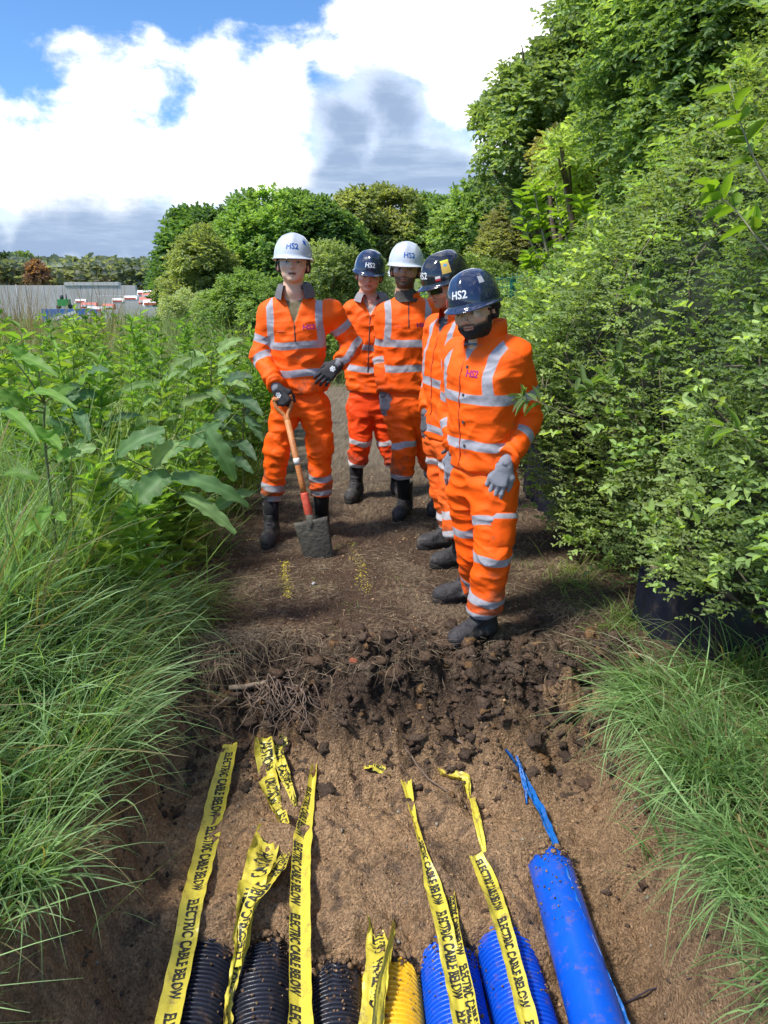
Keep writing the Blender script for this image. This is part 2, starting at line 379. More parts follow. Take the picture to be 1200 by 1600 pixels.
INK = mat('print_black', (0.02, 0.02, 0.018), 0.6)
TAPE = mat('tape_yellow', (0.66, 0.56, 0.07), 0.33, var=0.10, vscale=18, dirt=(0.25, 0.16, 0.085), dirts=17, dirta=0.95, bump=0.25, bscale=30, transl=0.12)
def ribbon(pts, widths, n=90, crump=0.006, fold=0.004, seed=0, twist=None, m=9, tdir=None):
    """pts (k,3) centre line; returns f(s,t)->points, with s length in m and t in -1..1"""
    C = catmull(pts, n); Wd = np.interp(np.linspace(0, 1, n), np.linspace(0, 1, len(widths)), np.array(widths) * .80)
    T = np.gradient(C, axis=0); T = unit(T); up = np.array([0, 0, 1.0])
    side = unit(np.cross(T, up)); nn = np.cross(side, T)
    tw = np.interp(np.linspace(0, 1, n), np.linspace(0, 1, len(twist)), twist) if twist is not None else np.zeros(n)
    sd2 = side * np.cos(tw)[:, None] + nn * np.sin(tw)[:, None]; nn2 = np.cross(sd2, T)
    sl = np.concatenate([[0], np.cumsum(np.linalg.norm(np.diff(C, axis=0), axis=1))])
    def f(s, t, off=0.0):
        s = np.asarray(s, float); t = np.asarray(t, float); Ls = sl
        g = lambda A: np.stack([np.interp(s, Ls, A[:, k]) for k in range(3)], -1)
        c = g(C); sd_ = unit(g(sd2)); n_ = unit(g(nn2)); w = np.interp(s, Ls, Wd)
        q = np.stack([s * 16 + seed * 7.1, t * 1.6, np.full_like(s, seed * 3.3)], -1).reshape(-1, 3)
        wr = (crump * fbm(q, 3)).reshape(s.shape) + fold * (np.abs(t) - 0.5) + crump * 0.7 * pn(np.stack([s * 5 + 40 * seed, t * 4.5, s * 0 + 9], -1).reshape(-1, 3)).reshape(s.shape)
        edge = 1 + 0.10 * pn(np.stack([s * 18 + seed, s * 0 + 3.3, s * 0], -1).reshape(-1, 3)).reshape(s.shape)
        return c + sd_ * (w * 0.5 * t * edge)[..., None] + n_ * (wr + off)[..., None]
    return f, sl[-1]
def tape(label, pts, widths, text=None, tsize=0.055, rows=((0.0, 0.0),), flip=False, crump=0.005, fold=0.004, seed=0, twist=None, mtr=None, name='warning_tape', cat='tape', group='yellow warning tapes lying in the trench', sx=0.62, tk=1.0, ends=True):
    f, Ln = ribbon(pts, widths, 120, crump, fold, seed, twist)
    ns, nt_ = 150, 11
    s, t = np.meshgrid(np.linspace(0, Ln, ns), np.linspace(-1, 1, nt_), indexing='ij')
    # torn ends
    if ends:
        tear = 0.035 * pn(np.stack([t.ravel() * 3 + seed, t.ravel() * 0 + seed * 1.7, t.ravel() * 0], -1)).reshape(s.shape)
        s = s + tear * np.exp(-s / 0.03); 
    V = f(s, t).reshape(-1, 3); Vb = f(s, t, -0.0009).reshape(-1, 3)
    i = np.arange(ns * nt_).reshape(ns, nt_); F = np.stack([i[:-1, :-1], i[:-1, 1:], i[1:, 1:], i[1:, :-1]], -1).reshape(-1, 4)
    root = mk(name, np.concatenate([V, Vb]), np.concatenate([F, F[:, ::-1] + ns * nt_]), mtr or TAPE, None, None, None, True, pts[0])
    tag(root, label, cat, group)
    if text:
        for (t0, s0, *mx_) in rows:
            tv, tf = text_mesh(text, tsize, sx, 0.0015)
            wd = tv[:, 0].max() + tsize * 0.9; k = 0; pos = s0
            while pos < min(Ln - 0.03, mx_[0] if mx_ else 99):
                ss = pos + tv[:, 0]; tt = t0 - (tv[:, 1] - tsize * 0.35) / (np.mean(widths) * 0.40) * tk
                if flip: ss = Ln - ss; tt = 2 * t0 - tt
                ok = (ss > 0.005) & (ss < Ln - 0.004)
                keep = [q for q in tf if all(ok[list(q)])]
                if keep:
                    us = sorted({int(a_) for q in keep for a_ in q}); mp = {a_: b_ for b_, a_ in enumerate(us)}
                    mk('lettering', f(ss, np.clip(tt, -0.98, 0.98), 0.0014)[us], [tuple(mp[int(a_)] for a_ in q) for q in keep], INK, root, None, None, False, pts[0])
                pos += wd
    return root
def TP(*q):
    """tape points: (px, py, height above ground) or (px, py, None, absolute z)"""
    out = []
    for e in q:
        out.append(PZ(e[0], e[1], e[3]) if len(e) == 4 else RG(e[0], e[1]) + np.array([0, 0, e[2]]))
    return np.array(out)
CT = 'ELECTRIC CABLE BELOW'
tape('long straight yellow tape over the leftmost black duct', TP((362, 1176, .05), (345, 1240, .035), (322, 1340, .03), (302, 1420, .03), (288, 1480, 0, -.335), (262, 1600, 0, -.335), (245, 1700, 0, -.335)), [.075, .10, .10, .095, .09, .09, .09], CT, .048, rows=((-0.10, .05),), crump=.0025, fold=.012, seed=1, sx=.62)
tape('crumpled yellow tape scrap with a bent corner, at the top left of the trench', TP((412, 1168, .05), (418, 1215, .03), (428, 1262, .03), (446, 1290, .004)), [.10, .10, .08, .04], 'CAUTION', .052, rows=((-0.2, .0),), seed=2, crump=.014, fold=.012, twist=[.2, -.5, .5, 0])
tape('small curled yellow tape end beside the second tape', TP((446, 1166, .05), (436, 1195, .06), (450, 1232, .03), (462, 1262, .01)), [.05, .07, .05, .02], 'CAUTION', .045, rows=((0, .0),), seed=3, crump=.014, twist=[.9, .3, -.6, 0])
tape('twisted yellow tape folded over itself between the two left black ducts', TP((422, 1292, .004), (412, 1340, .03), (400, 1390, .045), (385, 1440, .06), (372, 1490, 0, -.33), (358, 1560, 0, -.36), (350, 1680, 0, -.36)), [.10, .13, .12, .085, .06, .03, .03], 'CAUTION', .052, rows=((-.1, .04),), flip=True, seed=4, crump=.014, fold=.014, twist=[0, .5, -.25, .5, .7, 1.1, 1.1])
tape('narrow loop of yellow tape crossing the twisted one', TP((448, 1340, .02), (436, 1380, .06), (408, 1420, .08), (390, 1462, .1), (372, 1510, 0, -.33)), [.03, .075, .08, .06, .04], 'ELECTRIC CABLE', .055, rows=((0, .02),), flip=True, seed=5, crump=.006, fold=.01, twist=[0, -.4, -.1, -.6, -.8])
tape('long yellow tape folded lengthwise beside the third black duct', TP((492, 1204, .03), (484, 1260, .03), (474, 1320, .03), (470, 1400, .04), (469, 1480, 0, -.335), (470, 1600, 0, -.34), (470, 1700, 0, -.34)), [.03, .05, .085, .085, .085, .085, .085], CT, .036, rows=((0.45, .1), ), crump=.0025, fold=.022, seed=6, sx=.68)
tape('scrap of yellow tape half buried at the head of the trench', TP((566, 1204, .02), (584, 1200, .02), (612, 1212, .012)), [.07, .09, .04], 'CAUTION', .04, rows=((0, 0),), seed=7, crump=.012)
tape('short yellow tape hanging down onto the yellow duct', TP((580, 1436, .015), (588, 1478, .03), (590, 1510, 0, -.33), (580, 1600, 0, -.345), (574, 1700, 0, -.345)), [.05, .08, .10, .095, .095], 'CAUTION', .052, rows=((-.15, .03),), flip=True, seed=8, crump=.010, fold=.012, twist=[.3, 0, -.4, -.2, -.2])
tape('thin folded yellow tape edge standing beside the yellow duct', TP((616, 1446, .02), (606, 1490, 0, -.31), (592, 1560, 0, -.31), (580, 1680, 0, -.32)), [.02, .035, .045, .05], None, seed=9, twist=[1.0, 1.0, .8, .8], crump=.003)
tape('yellow tape with a torn narrow top, over the first blue duct', TP((634, 1226, .02), (648, 1290, .02), (662, 1340, .02), (676, 1395, .03), (694, 1450, 0, -.315), (708, 1520, 0, -.345), (724, 1600, 0, -.345), (742, 1690, 0, -.345)), [.055, .022, .03, .075, .075, .075, .075, .075], CT, .038, rows=((-.1, .38),), seed=10, crump=.004, fold=.014, sx=.68)
tape('short slim yellow tape lying along the first blue duct', TP((706, 1402, .02), (716, 1470, 0, -.325), (734, 1560, 0, -.335), (752, 1690, 0, -.345)), [.03, .035, .045, .05], CT, .034, rows=((0, .02),), seed=11, crump=.003, fold=.008, twist=[-.5, -.4, -.4, -.3], sx=.68)
tape('crumpled scrap of yellow tape at the top right of the trench', TP((688, 1206, .02), (704, 1220, .03), (726, 1222, .02), (732, 1252, .012)), [.04, .06, .06, .02], None, seed=12, crump=.02)
tape('narrow twisted yellow tape strip above the second blue duct', TP((737, 1248, .015), (746, 1290, .02), (755, 1330, .012), (757, 1352, .004)), [.03, .04, .025, .015], None, seed=13, crump=.004)
tape('yellow tape with a forked top, over the second blue duct', TP((742, 1340, .015), (760, 1385, .03), (778, 1440, .04), (800, 1500, 0, -.315), (826, 1600, 0, -.335), (850, 1700, 0, -.335)), [.07, .085, .075, .07, .07, .07], CT, .038, rows=((-.12, .02),), seed=14, crump=.004, fold=.014, sx=.68)
FILM = mat('blue_film', (0.008, 0.12, 0.42), 0.28, var=0.3, vscale=30, bump=0.5, bscale=40, dirt=(0.16, 0.11, 0.08), dirts=18, dirta=0.5)
tape('torn blue plastic film running up from the smooth blue pipe', TP((790, 1186, .05), (812, 1218, .04), (838, 1270, .04), (864, 1330, .05), (896, 1400, 0, -.30), (935, 1490, 0, -.33), (981, 1600, 0, -.37), (1020, 1700, 0, -.38)), [.010, .030, .04, .035, .028, .022, .022, .022], None, seed=15, crump=.010, fold=.012, mtr=FILM, name='plastic_film', cat='film', group=None, twist=[0, .5, .2, -.2, -.5, -.8, -.8, -.8])
tape('short thin shred of blue plastic film at the head of the trench', TP((806, 1196, .05), (818, 1236, .05), (822, 1262, .02)), [.01, .028, .01], None, seed=16, crump=.008, mtr=FILM, name='plastic_film', cat='film', group=None)

# ------------------------------------------------------------------ clods, stones, straw, roots
import bmesh
def ico(sub):
    bm = bmesh.new(); bmesh.ops.create_icosphere(bm, subdivisions=sub, radius=1.0); bm.verts.index_update()
    V = np.array([v.co[:] for v in bm.verts]); F = np.array([[v.index for v in f.verts] for f in bm.faces]); bm.free(); return V, F
IV, IF = ico(3); IVm, IFm = ico(2); IV2, IF2 = ico(1)
def lumps(name, pos, size, cols, mt, V0=IV, F0=IF, rough=0.4, label=None, flat=0.75, smooth=True):
    n = len(pos); A = rng.random((n, 3)) * 6.28; k = len(V0)
    out = np.empty((n, k, 3)); 
    sc3 = 1 + 0.8 * (rng.random((n, 3)) - 0.5); sc3[:, 2] *= flat
    for i in range(n):
        ca, sa = math.cos(A[i, 0]), math.sin(A[i, 0]); R = np.array([[ca, -sa, 0], [sa, ca, 0], [0, 0, 1]])
        q = V0 * 1.3 + i * 7.7
        d = 1 + rough * fbm(q, 3) + rough * 0.35 * fbm(q * 3.5, 2) if rough else 1
        out[i] = (V0 * d[:, None] * sc3[i]) @ R.T * size[i] + pos[i]
    F = (F0[None] + (np.arange(n) * k)[:, None, None]).reshape(-1, 3)
    c = np.repeat(cols, k, axis=0)
    return tag(mk(name, out.reshape(-1, 3), F, mt, None, c, None, smooth), label, kind='stuff')
CL = mat('clod', attr=True, rough=0.95, var=0.4, vscale=70, bump=0.9, bscale=110, spec=0.12)
n = 3600
cx = rng.uniform(-0.95, 1.15, n); cy = 2.96 + 0.19 * rng.normal(size=n) - .03; ss = 0.004 + 0.036 * rng.random(n) ** 8
k = rng.random(n) < 0.10; cy[k] = rng.uniform(1.5, 2.9, k.sum()); cx[k] = np.where(rng.random(k.sum()) < .5, -0.86, 0.93) + 0.09 * rng.normal(size=k.sum()); ss[k] *= 0.5
k2 = (cx < -.2) & (cy > 3.0); ss[k2] *= .8
cz = hgt(cx, cy) - ss * 0.12
cl = np.tile(dark, (n, 1)) * (0.8 + 0.9 * rng.random((n, 1))); q = rng.random(n) < 0.10; cl[q] = clay * 0.42; q = rng.random(n) < 0.25; cl[q] = pathc * .8
lumps('soil_clods', np.stack([cx, cy, cz], 1), ss, cl, CL, IVm, IFm, label='dark lumps of dug soil heaped along the cut edge of the trench', rough=.85, smooth=False, flat=.6)
n = 11000
cx = rng.uniform(-1.1, 1.15, n); cy = rng.uniform(1.3, 6.5, n); ss = 0.0014 + 0.007 * rng.random(n) ** 5
pk = rng.random(n); base = np.where(pk[:, None] < .4, sand * .9, np.where(pk[:, None] < .75, dark * 1.6, np.array([.34, .29, .22])))
lumps('small_stones', np.stack([cx, cy, hgt(cx, cy) + ss * .3], 1), ss, base * (0.6 + 0.6 * rng.random((n, 1))), CL, IV2, IF2, 0.25, 'small stones and crumbs scattered over the soil')
pp = []; sz = []
for (a_, b_, r_, u_, v_) in DUCTS:
    d_ = unit(b_ - a_); up_ = np.array([0, 0, 1.]) - d_ * d_[2]; up_ = unit(up_); s_ = np.cross(d_, up_)
    for q_ in range(230):
        th = rng.normal() * .75; l_ = -.012 + .30 * rng.random() ** 3.2; sg = .0012 + (.0075 * rng.random() ** 3) * (1.6 if l_ < .02 else .55)
        pp.append(a_ + d_ * l_ + (up_ * math.cos(th) + s_ * math.sin(th)) * (r_ * 1.035 + sg * .2)); sz.append(sg)
pp = np.array(pp); lumps('soil_crumbs', pp, np.array(sz), np.where(rng.random((len(pp), 1)) < .7, sand * .7, pathc) * rng.uniform(.5, 1.1, (len(pp), 1)), CL, IV2, IF2, .3, 'crumbs of sandy soil lying on the ducts where they leave the ground')
tag(lumps('brick_fragment', RG(553, 1036)[None] + [0, 0, .012], np.array([0.024]), np.array([[.33, .10, .055]]), CL, rough=.25, flat=.5), 'orange red brick fragment on the dark soil in front of the men', 'brick piece', kind=None)
bpy.data.objects['brick_fragment'].pop('kind', None)
def strands(P0, D, Ln, Wd, droop, cols, nseg=4, curl=0.2, upn=None):
    """thin tapering blades; P0 start, D unit direction, droop bends towards -z"""
    n = len(P0); t = np.linspace(0, 1, nseg + 1)
    side = unit(np.cross(D, np.array([0, 0, 1.0])) + 1e-5)
    sidec = side * (rng.normal(size=(n, 1)) * curl)
    V = np.empty((n, nseg + 1, 2, 3))
    ra = rng.uniform(-0.9, 0.9, n); up = np.cross(side, D)
    wv = side * np.cos(ra)[:, None] + up * np.sin(ra)[:, None]
    for j, tt in enumerate(t):
        c = P0 + D * (Ln * tt)[:, None] + sidec * (Ln * tt * tt)[:, None]; c[:, 2] -= droop * Ln * tt ** 2.2
        w = Wd * (1 - tt) ** 0.7 * (0.6 + 0.4 * min(1, tt * 5)) + 0.0003
        V[:, j, 0] = c - wv * w[:, None]; V[:, j, 1] = c + wv * w[:, None]
    i = np.arange(n * (nseg + 1) * 2).reshape(n, nseg + 1, 2)
    F = np.stack([i[:, :-1, 0], i[:, :-1, 1], i[:, 1:, 1], i[:, 1:, 0]], -1).reshape(-1, 4)
    return V.reshape(-1, 3), F, np.repeat(cols, (nseg + 1) * 2, axis=0)
n = 30000
cx = rng.uniform(-1.15, 1.25, n); cy = 2.95 + 3.6 * rng.random(n) ** 1.5; g = n2d(cx, cy, 2.5, 2, 30.); kp = g > rng.random(n) * .9 - .45; cx, cy = cx[kp], cy[kp]; n = len(cx)
a = rng.random(n) * 6.28; D = unit(np.stack([np.cos(a), np.sin(a), rng.uniform(-.05, .25, n)], 1))
cols = np.array([.27, .20, .125]) * (0.2 + 1.0 * rng.random((n, 1)) ** 1.5)
V, F, c = strands(np.stack([cx, cy, hgt(cx, cy) + .004], 1), D, rng.uniform(.02, .10, n), rng.uniform(.0005, .0016, n), 0.15, cols, 3, .5)
tag(mk('straw', V, F, mat('straw', attr=True, rough=.8), None, c), 'dry straw and dead stalks strewn on the path', kind='stuff')
# matted dead turf tufts hanging over the cut
tp = []; td = []; 
for (px, py, k, r) in ((345, 1005, 560, .08), (385, 990, 220, .07), (505, 1015, 160, .09), (335, 1035, 260, .06), (560, 1040, 60, .12), (830, 1010, 90, .14), (920, 900, 260, .12), (470, 1000, 90, .1), (900, 960, 120, .1)):
    b = RG(px, py)
    for _ in range(k):
        q = b + np.array([rng.normal() * r, rng.normal() * r * .5, .025]); tp.append(q); a_ = rng.normal() * .9
        td.append(unit([math.sin(a_) * .8, -math.cos(a_) * .6, rng.uniform(-.1, .5)]))
tp = np.array(tp); td = np.array(td); n = len(tp)
V, F, c = strands(tp, td, rng.uniform(.05, .15, n), rng.uniform(.0006, .0013, n), 0.8, np.array([.26, .19, .12]) * (.25 + .9 * rng.random((n, 1))), 5, .6)
tag(mk('dead_turf', V, F, mat('straw'), None, c), 'matted dead grass roots hanging over the lip of the trench', kind='stuff')
# roots
mb = MB(); b = RG(440, 1085)
for _ in range(70):
    s0 = b + np.array([rng.normal() * .10, rng.normal() * .06, .02 + rng.random() * .03]); a_ = rng.uniform(-2.6, -.2); pts = [s0]
    for j in range(6):
        a_ += rng.normal() * .55; q = pts[-1] + np.array([math.cos(a_) * .035, math.sin(a_) * .03, 0]); q[2] = max(h1(q[0], q[1]) + .008, pts[-1][2] - .03 + rng.random() * .02); pts.append(q)
    g_ = rng.random()
    V, F = tube(catmull(pts, 14), np.linspace(.0035, .0012, 14) * rng.uniform(.5, 1.2), 5); mb.add(V, F, np.array([.13, .09, .065]) * (.4 + 1.3 * g_))
tag(mb.build('roots', mat('roots', attr=True, rough=.85), None, True, col=True), 'tangle of torn brown roots sticking out of the dark soil', kind='stuff')
def twig(pix, r, label, offs=.01, colr=(.16, .11, .08), grp='thin roots and twigs lying across the trench soil'):
    pts = np.array([RG(*p) + [0, 0, offs] for p in pix]); C = catmull(pts, 30); C += 0.004 * np.stack([pn(C * 25), pn(C * 25 + 5), pn(C * 25 + 9)], 1)
    V, F = tube(C, np.linspace(r, r * .4, 30), 6); o = mk('root_twig', V, F, mat('twig_%d' % int(colr[0] * 100), colr, .85), None, None, None, True, C[0]); tag(o, label, 'root', grp)
twig([(628, 1165), (665, 1215), (700, 1240), (735, 1262)], .005, 'brown root slanting down to the scrap of yellow tape')
twig([(700, 1150), (745, 1180), (790, 1220), (815, 1236)], .006, 'brown root ending beside the top of the blue film')
twig([(610, 1140), (622, 1190), (640, 1215)], .004, 'short dark root left of the other slanting roots')
twig([(950, 1590), (985, 1568), (1040, 1545), (1110, 1532), (1200, 1545)], .004, 'dark thin wire-like root at the lower right corner', .015, (.03, .02, .03))
twig([(360, 1085), (405, 1078), (430, 1068)], .014, 'thick pale broken root in the dark hollow at the left', .03, (.22, .17, .12))
# yellow marking paint sprayed on the ground
YP = mat('marking_paint', (.44, .37, .04), .9, var=.7, vscale=60)
def spray(poly, k, w, label):
    P = np.array([RG(*p) for p in poly]); C = catmull(P, 60); mb = MB()
    for _ in range(k):
        c = C[rng.integers(60)] + np.array([rng.normal() * w, rng.normal() * w, 0]); r_ = rng.uniform(.0012, .0055); m_ = 7; a = np.linspace(0, 6.28, m_, endpoint=False) + rng.random()
        xs = c[0] + np.cos(a) * r_ * rng.uniform(.5, 1.2, m_); ys = c[1] + np.sin(a) * r_ * rng.uniform(.5, 1.2, m_)
        mb.add(np.stack([xs, ys, hgt(xs, ys) + .0012 + rng.random() * .001], 1), [tuple(range(m_))])
    tag(mb.build('paint_mark', YP, None, origin=C[0]), label, 'paint mark', 'yellow spray marks on the path')
spray([(445, 878), (446, 905), (449, 932)], 520, .016, 'short dense line of yellow spray paint on the ground left of centre')
spray([(548, 846), (556, 870), (568, 890), (564, 905), (574, 925)], 240, .022, 'faint broken line of yellow spray paint in front of the third man')
for (px, py, lab) in ((626, 1086, 'small white pebble on the dark soil'), (490, 914, 'flat pale pebble on the path')):
    o = lumps('pebble', RG(px, py)[None] + [0, 0, .008], np.array([.011]), np.array([[.5, .5, .5]]), CL, rough=.15); tag(o, lab, 'pebble'); o.pop('kind', None)
o = lumps('pebble', RG(645, 1217)[None] + [0, 0, .012], np.array([.009]), np.array([[.02, .15, .5]]), CL, rough=.15); o.name = 'plastic_scrap'; tag(o, 'tiny blue plastic scrap at the head of the trench', 'scrap'); o.pop('kind', None)
# ------------------------------------------------------------------ implicit surfaces for people
def rc(P, a, b, r1, r2):
    a = np.asarray(a, np.float32); ab = np.asarray(b, np.float32) - a
    t = np.clip(((P - a) @ ab) / (ab @ ab + 1e-12), 0, 1)
    return np.sqrt((((P - a) - t[:, None] * ab) ** 2).sum(1)) - (r1 + t * (r2 - r1))
def el(P, c, r, R=None):
    q = P - np.asarray(c, np.float32)
    if R is not None: q = q @ np.asarray(R, np.float32)      # columns of R are the axes
    r = np.asarray(r, np.float32)
    k0 = np.sqrt(((q / r) ** 2).sum(1)); k1 = np.sqrt(((q / (r * r)) ** 2).sum(1)) + 1e-9
    return k0 * (k0 - 1) / k1
def smin(a, b, k):
    h = np.maximum(k - np.abs(a - b), 0) / k
    return np.minimum(a, b) - h * h * k * 0.25
def smax(a, b, k): return -smin(-a, -b, k)
def loft(P, a, b, u, keys, n=2.4):
    """stack of ovals along a->b; u lateral; keys (t, half width, half depth, front offset)"""
    a = np.asarray(a, float); b = np.asarray(b, float); L_ = np.linalg.norm(b - a); w = (b - a) / L_
    u = unit(u - w * (u @ w)); f = np.cross(u, w)
    q = P - a.astype(np.float32); t = (q @ w) / L_; K = np.array(keys)
    A = np.interp(t, K[:, 0], K[:, 1]); B = np.interp(t, K[:, 0], K[:, 2]); O = np.interp(t, K[:, 0], K[:, 3])
    x = np.abs(q @ u) / A; y = np.abs(q @ f - O) / B
    d = ((x ** n + y ** n) ** (1 / n) - 1) * np.minimum(A, B)
    e = np.maximum(K[0, 0] - t, t - K[-1, 0]) * L_
    return smax(d, e, 0.02)
def sdf_mesh(fn, ax, newton=2):
    ax = [np.asarray(a_, np.float32) for a_ in ax]
    G = np.stack(np.meshgrid(*ax, indexing='ij'), -1); sh = G.shape[:3]
    k = 4; ci = [np.unique(np.r_[np.arange(0, n_, k), n_ - 1]) for n_ in sh]
    Gc = G[np.ix_(*ci)]; Vc = fn(Gc.reshape(-1, 3)).reshape(Gc.shape[:3])
    up = [np.minimum(np.searchsorted(c_, np.arange(n_), side='right') - 1, len(c_) - 2) for c_, n_ in zip(ci, sh)]
    mn = None
    for o_ in [(i_, j_, k_) for i_ in (0, 1) for j_ in (0, 1) for k_ in (0, 1)]:
        b_ = np.abs(Vc[o_[0]:Vc.shape[0] - 1 + o_[0], o_[1]:Vc.shape[1] - 1 + o_[1], o_[2]:Vc.shape[2] - 1 + o_[2]]); mn = b_ if mn is None else np.minimum(mn, b_)
    dg_ = [np.diff(a_[c_]) for a_, c_ in zip(ax, ci)]
    diag = np.sqrt(dg_[0][:, None, None] ** 2 + dg_[1][None, :, None] ** 2 + dg_[2][None, None, :] ** 2)
    near = (mn < diag * 1.0)[np.ix_(*up)]; V = Vc[:-1, :-1, :-1][np.ix_(*up)].copy()
    V[near] = fn(G[near]); S = V < 0
    c8 = [(i, j, k) for i in (0, 1) for j in (0, 1) for k in (0, 1)]
    sl = lambda A, o: A[o[0]:A.shape[0] - 1 + o[0], o[1]:A.shape[1] - 1 + o[1], o[2]:A.shape[2] - 1 + o[2]]
    cnt = sum(sl(S, o).astype(np.int8) for o in c8); act = (cnt > 0) & (cnt < 8)
    I = np.argwhere(act); vid = -np.ones(act.shape, int); vid[act] = np.arange(len(I))
    acc = np.zeros((len(I), 3)); num = np.zeros(len(I))
    for o in c8:
        for d in range(3):
            if o[d] == 0:
                o2 = list(o); o2[d] = 1
                i0 = I + o; i1 = I + o2
                v0 = V[tuple(i0.T)]; v1 = V[tuple(i1.T)]; m = (v0 < 0) != (v1 < 0)
                t = np.where(m, v0 / (v0 - v1 + 1e-20), 0)
                p = G[tuple(i0.T)] * (1 - t[:, None]) + G[tuple(i1.T)] * t[:, None]
                acc[m] += p[m]; num[m] += 1
    P = acc / num[:, None]; F = []
    for d in range(3):
        o1, o2 = [e for e in range(3) if e != d]
        A = np.take(S, range(0, sh[d] - 1), d); B = np.take(S, range(1, sh[d]), d)
        e = np.argwhere(A != B); e = e[(e[:, o1] > 0) & (e[:, o2] > 0) & (e[:, o1] < sh[o1] - 1) & (e[:, o2] < sh[o2] - 1)]
        ins = S[tuple(e.T)]
        q = []
        for (a_, b_) in ((-1, -1), (0, -1), (0, 0), (-1, 0)):
            f = e.copy(); f[:, o1] += a_; f[:, o2] += b_; q.append(vid[tuple(f.T)])
        q = np.stack(q, 1); flip = ins if d != 1 else ~ins
        q[~flip] = q[~flip][:, ::-1]; F.append(q)
    F = np.concatenate(F); F = F[(F >= 0).all(1)]
    h = 0.002
    for _ in range(newton):
        f0 = fn(P.astype(np.float32)); g = grad(fn, P, h); gl = (g ** 2).sum(1) + 1e-6
        st_ = np.clip(f0 / gl, -0.004, 0.004)[:, None] * g; P = P - st_
    return P, F
def grad(fn, P, h=0.002):
    g = []
    for d in range(3):
        e = np.zeros(3, np.float32); e[d] = h; P_ = P.astype(np.float32); g.append((fn(P_ + e) - fn(P_ - e)) / (2 * h))
    return np.stack(g, 1)
def bounds_axes(pts, rads, h, pad=0.04):
    pts = np.asarray(pts); rads = np.asarray(rads)[:, None]
    lo = (pts - rads).min(0) - pad; hi = (pts + rads).max(0) + pad
    return [np.arange(lo[d], hi[d], h) for d in range(3)]
def linestep(a_, b_, h, b2, b3, h2):
    return np.concatenate([np.arange(a_, b2, h2), np.arange(b2, b3, h), np.arange(b3, b_, h2)])
ORANGE = (1.0, 0.118, 0.004); REFL = (0.38, 0.37, 0.41)
HV = mat('hivis_orange', ORANGE, 0.62, var=0.08, vscale=9, dirt=(0.14, 0.085, 0.05), dirts=8, dirta=0.75, band=REFL, hs=True, bump=0.14, bscale=45, spec=0.25)
HR = mat('hivis_red_orange', (0.95, 0.075, 0.008), 0.62, var=0.08, vscale=9, dirt=(0.12, 0.06, 0.04), dirts=8, dirta=0.7, band=(0.6, 0.58, 0.6), hs=True, bump=0.14, bscale=45, spec=0.25)
HD = mat('hivis_worn_orange', (0.86, 0.13, 0.015), 0.65, var=0.12, vscale=9, dirt=(0.13, 0.08, 0.05), dirts=7, dirta=0.75, band=(0.5, 0.48, 0.50), hs=True, bump=0.16, bscale=45, spec=0.25)
SKIN = mat('skin', attr=True, rough=0.55, spec=0.4, var=0.14, vscale=28, bump=.15, bscale=150)
HAIR = mat('hair', attr=True, rough=0.7, bump=0.8, bscale=260)
WHITEH = mat('helmet_white', (0.56, 0.60, 0.67), 0.22, coat=0.5, var=0.04, vscale=25, dirt=(0.45, 0.42, 0.38), dirts=30, dirta=0.3)
NAVYH = mat('helmet_navy', (0.012, 0.020, 0.055), 0.12, coat=0.8, dirt=(0.25, 0.26, 0.30), dirts=34, dirta=0.22)
BLACKH = mat('helmet_black', (0.010, 0.011, 0.020), 0.14, coat=0.8, dirt=(0.2, 0.2, 0.22), dirts=34, dirta=0.2)
STRAP = mat('strap', (0.05, 0.05, 0.055), 0.8)
GREYC = mat('grey_cloth', (0.13, 0.125, 0.135), 0.85, bump=0.3, bscale=80)
BOOT = mat('boot_leather', (0.035, 0.033, 0.036), 0.7, var=0.4, vscale=30, dirt=(0.22, 0.18, 0.14), dirts=14, dirta=0.8, bump=0.5, bscale=60)
SOLE = mat('boot_sole', (0.02, 0.018, 0.018), 0.9, dirt=(0.13, 0.09, 0.06), dirts=25, dirta=0.9, bump=0.5, bscale=80)
GLB = mat('glove_black', (0.028, 0.028, 0.032), 0.75, bump=0.4, bscale=120, dirt=(0.2, 0.2, 0.2), dirts=30, dirta=0.3)
GLG = mat('glove_grey', (0.33, 0.34, 0.39), 0.9, bump=0.7, bscale=260, dirt=(0.13, 0.13, 0.14), dirts=30, dirta=0.5)
GLD = mat('glove_dark_grey', (0.12, 0.12, 0.13), 0.85, bump=0.6, bscale=200, dirt=(0.3, 0.3, 0.3), dirts=20, dirta=0.5)
def lens_mat():
    m = bpy.data.materials.new('clear_lens'); m.use_nodes = True; nt = m.node_tree; nt.nodes.clear(); N, L = NT(nt)
    g = N('ShaderNodeBsdfGlossy', i={'Color': (1, 1, 1, 1), 'Roughness': 0.05}); t = N('ShaderNodeBsdfTransparent', i={'Color': (0.93, 0.94, 0.95, 1)})
    x_ = N('ShaderNodeMixShader', i={0: 0.05, 1: t.outputs[0], 2: g.outputs[0]}); L.new(x_.outputs[0], N('ShaderNodeOutputMaterial').inputs[0]); return m
LENS = lens_mat(); DARKL = mat('dark_lens', (0.01, 0.01, 0.012), 0.08)
FRM = mat('spectacle_frame', (0.03, 0.03, 0.035), 0.3); FRC = mat('clear_frame', (0.45, 0.47, 0.5), 0.2)

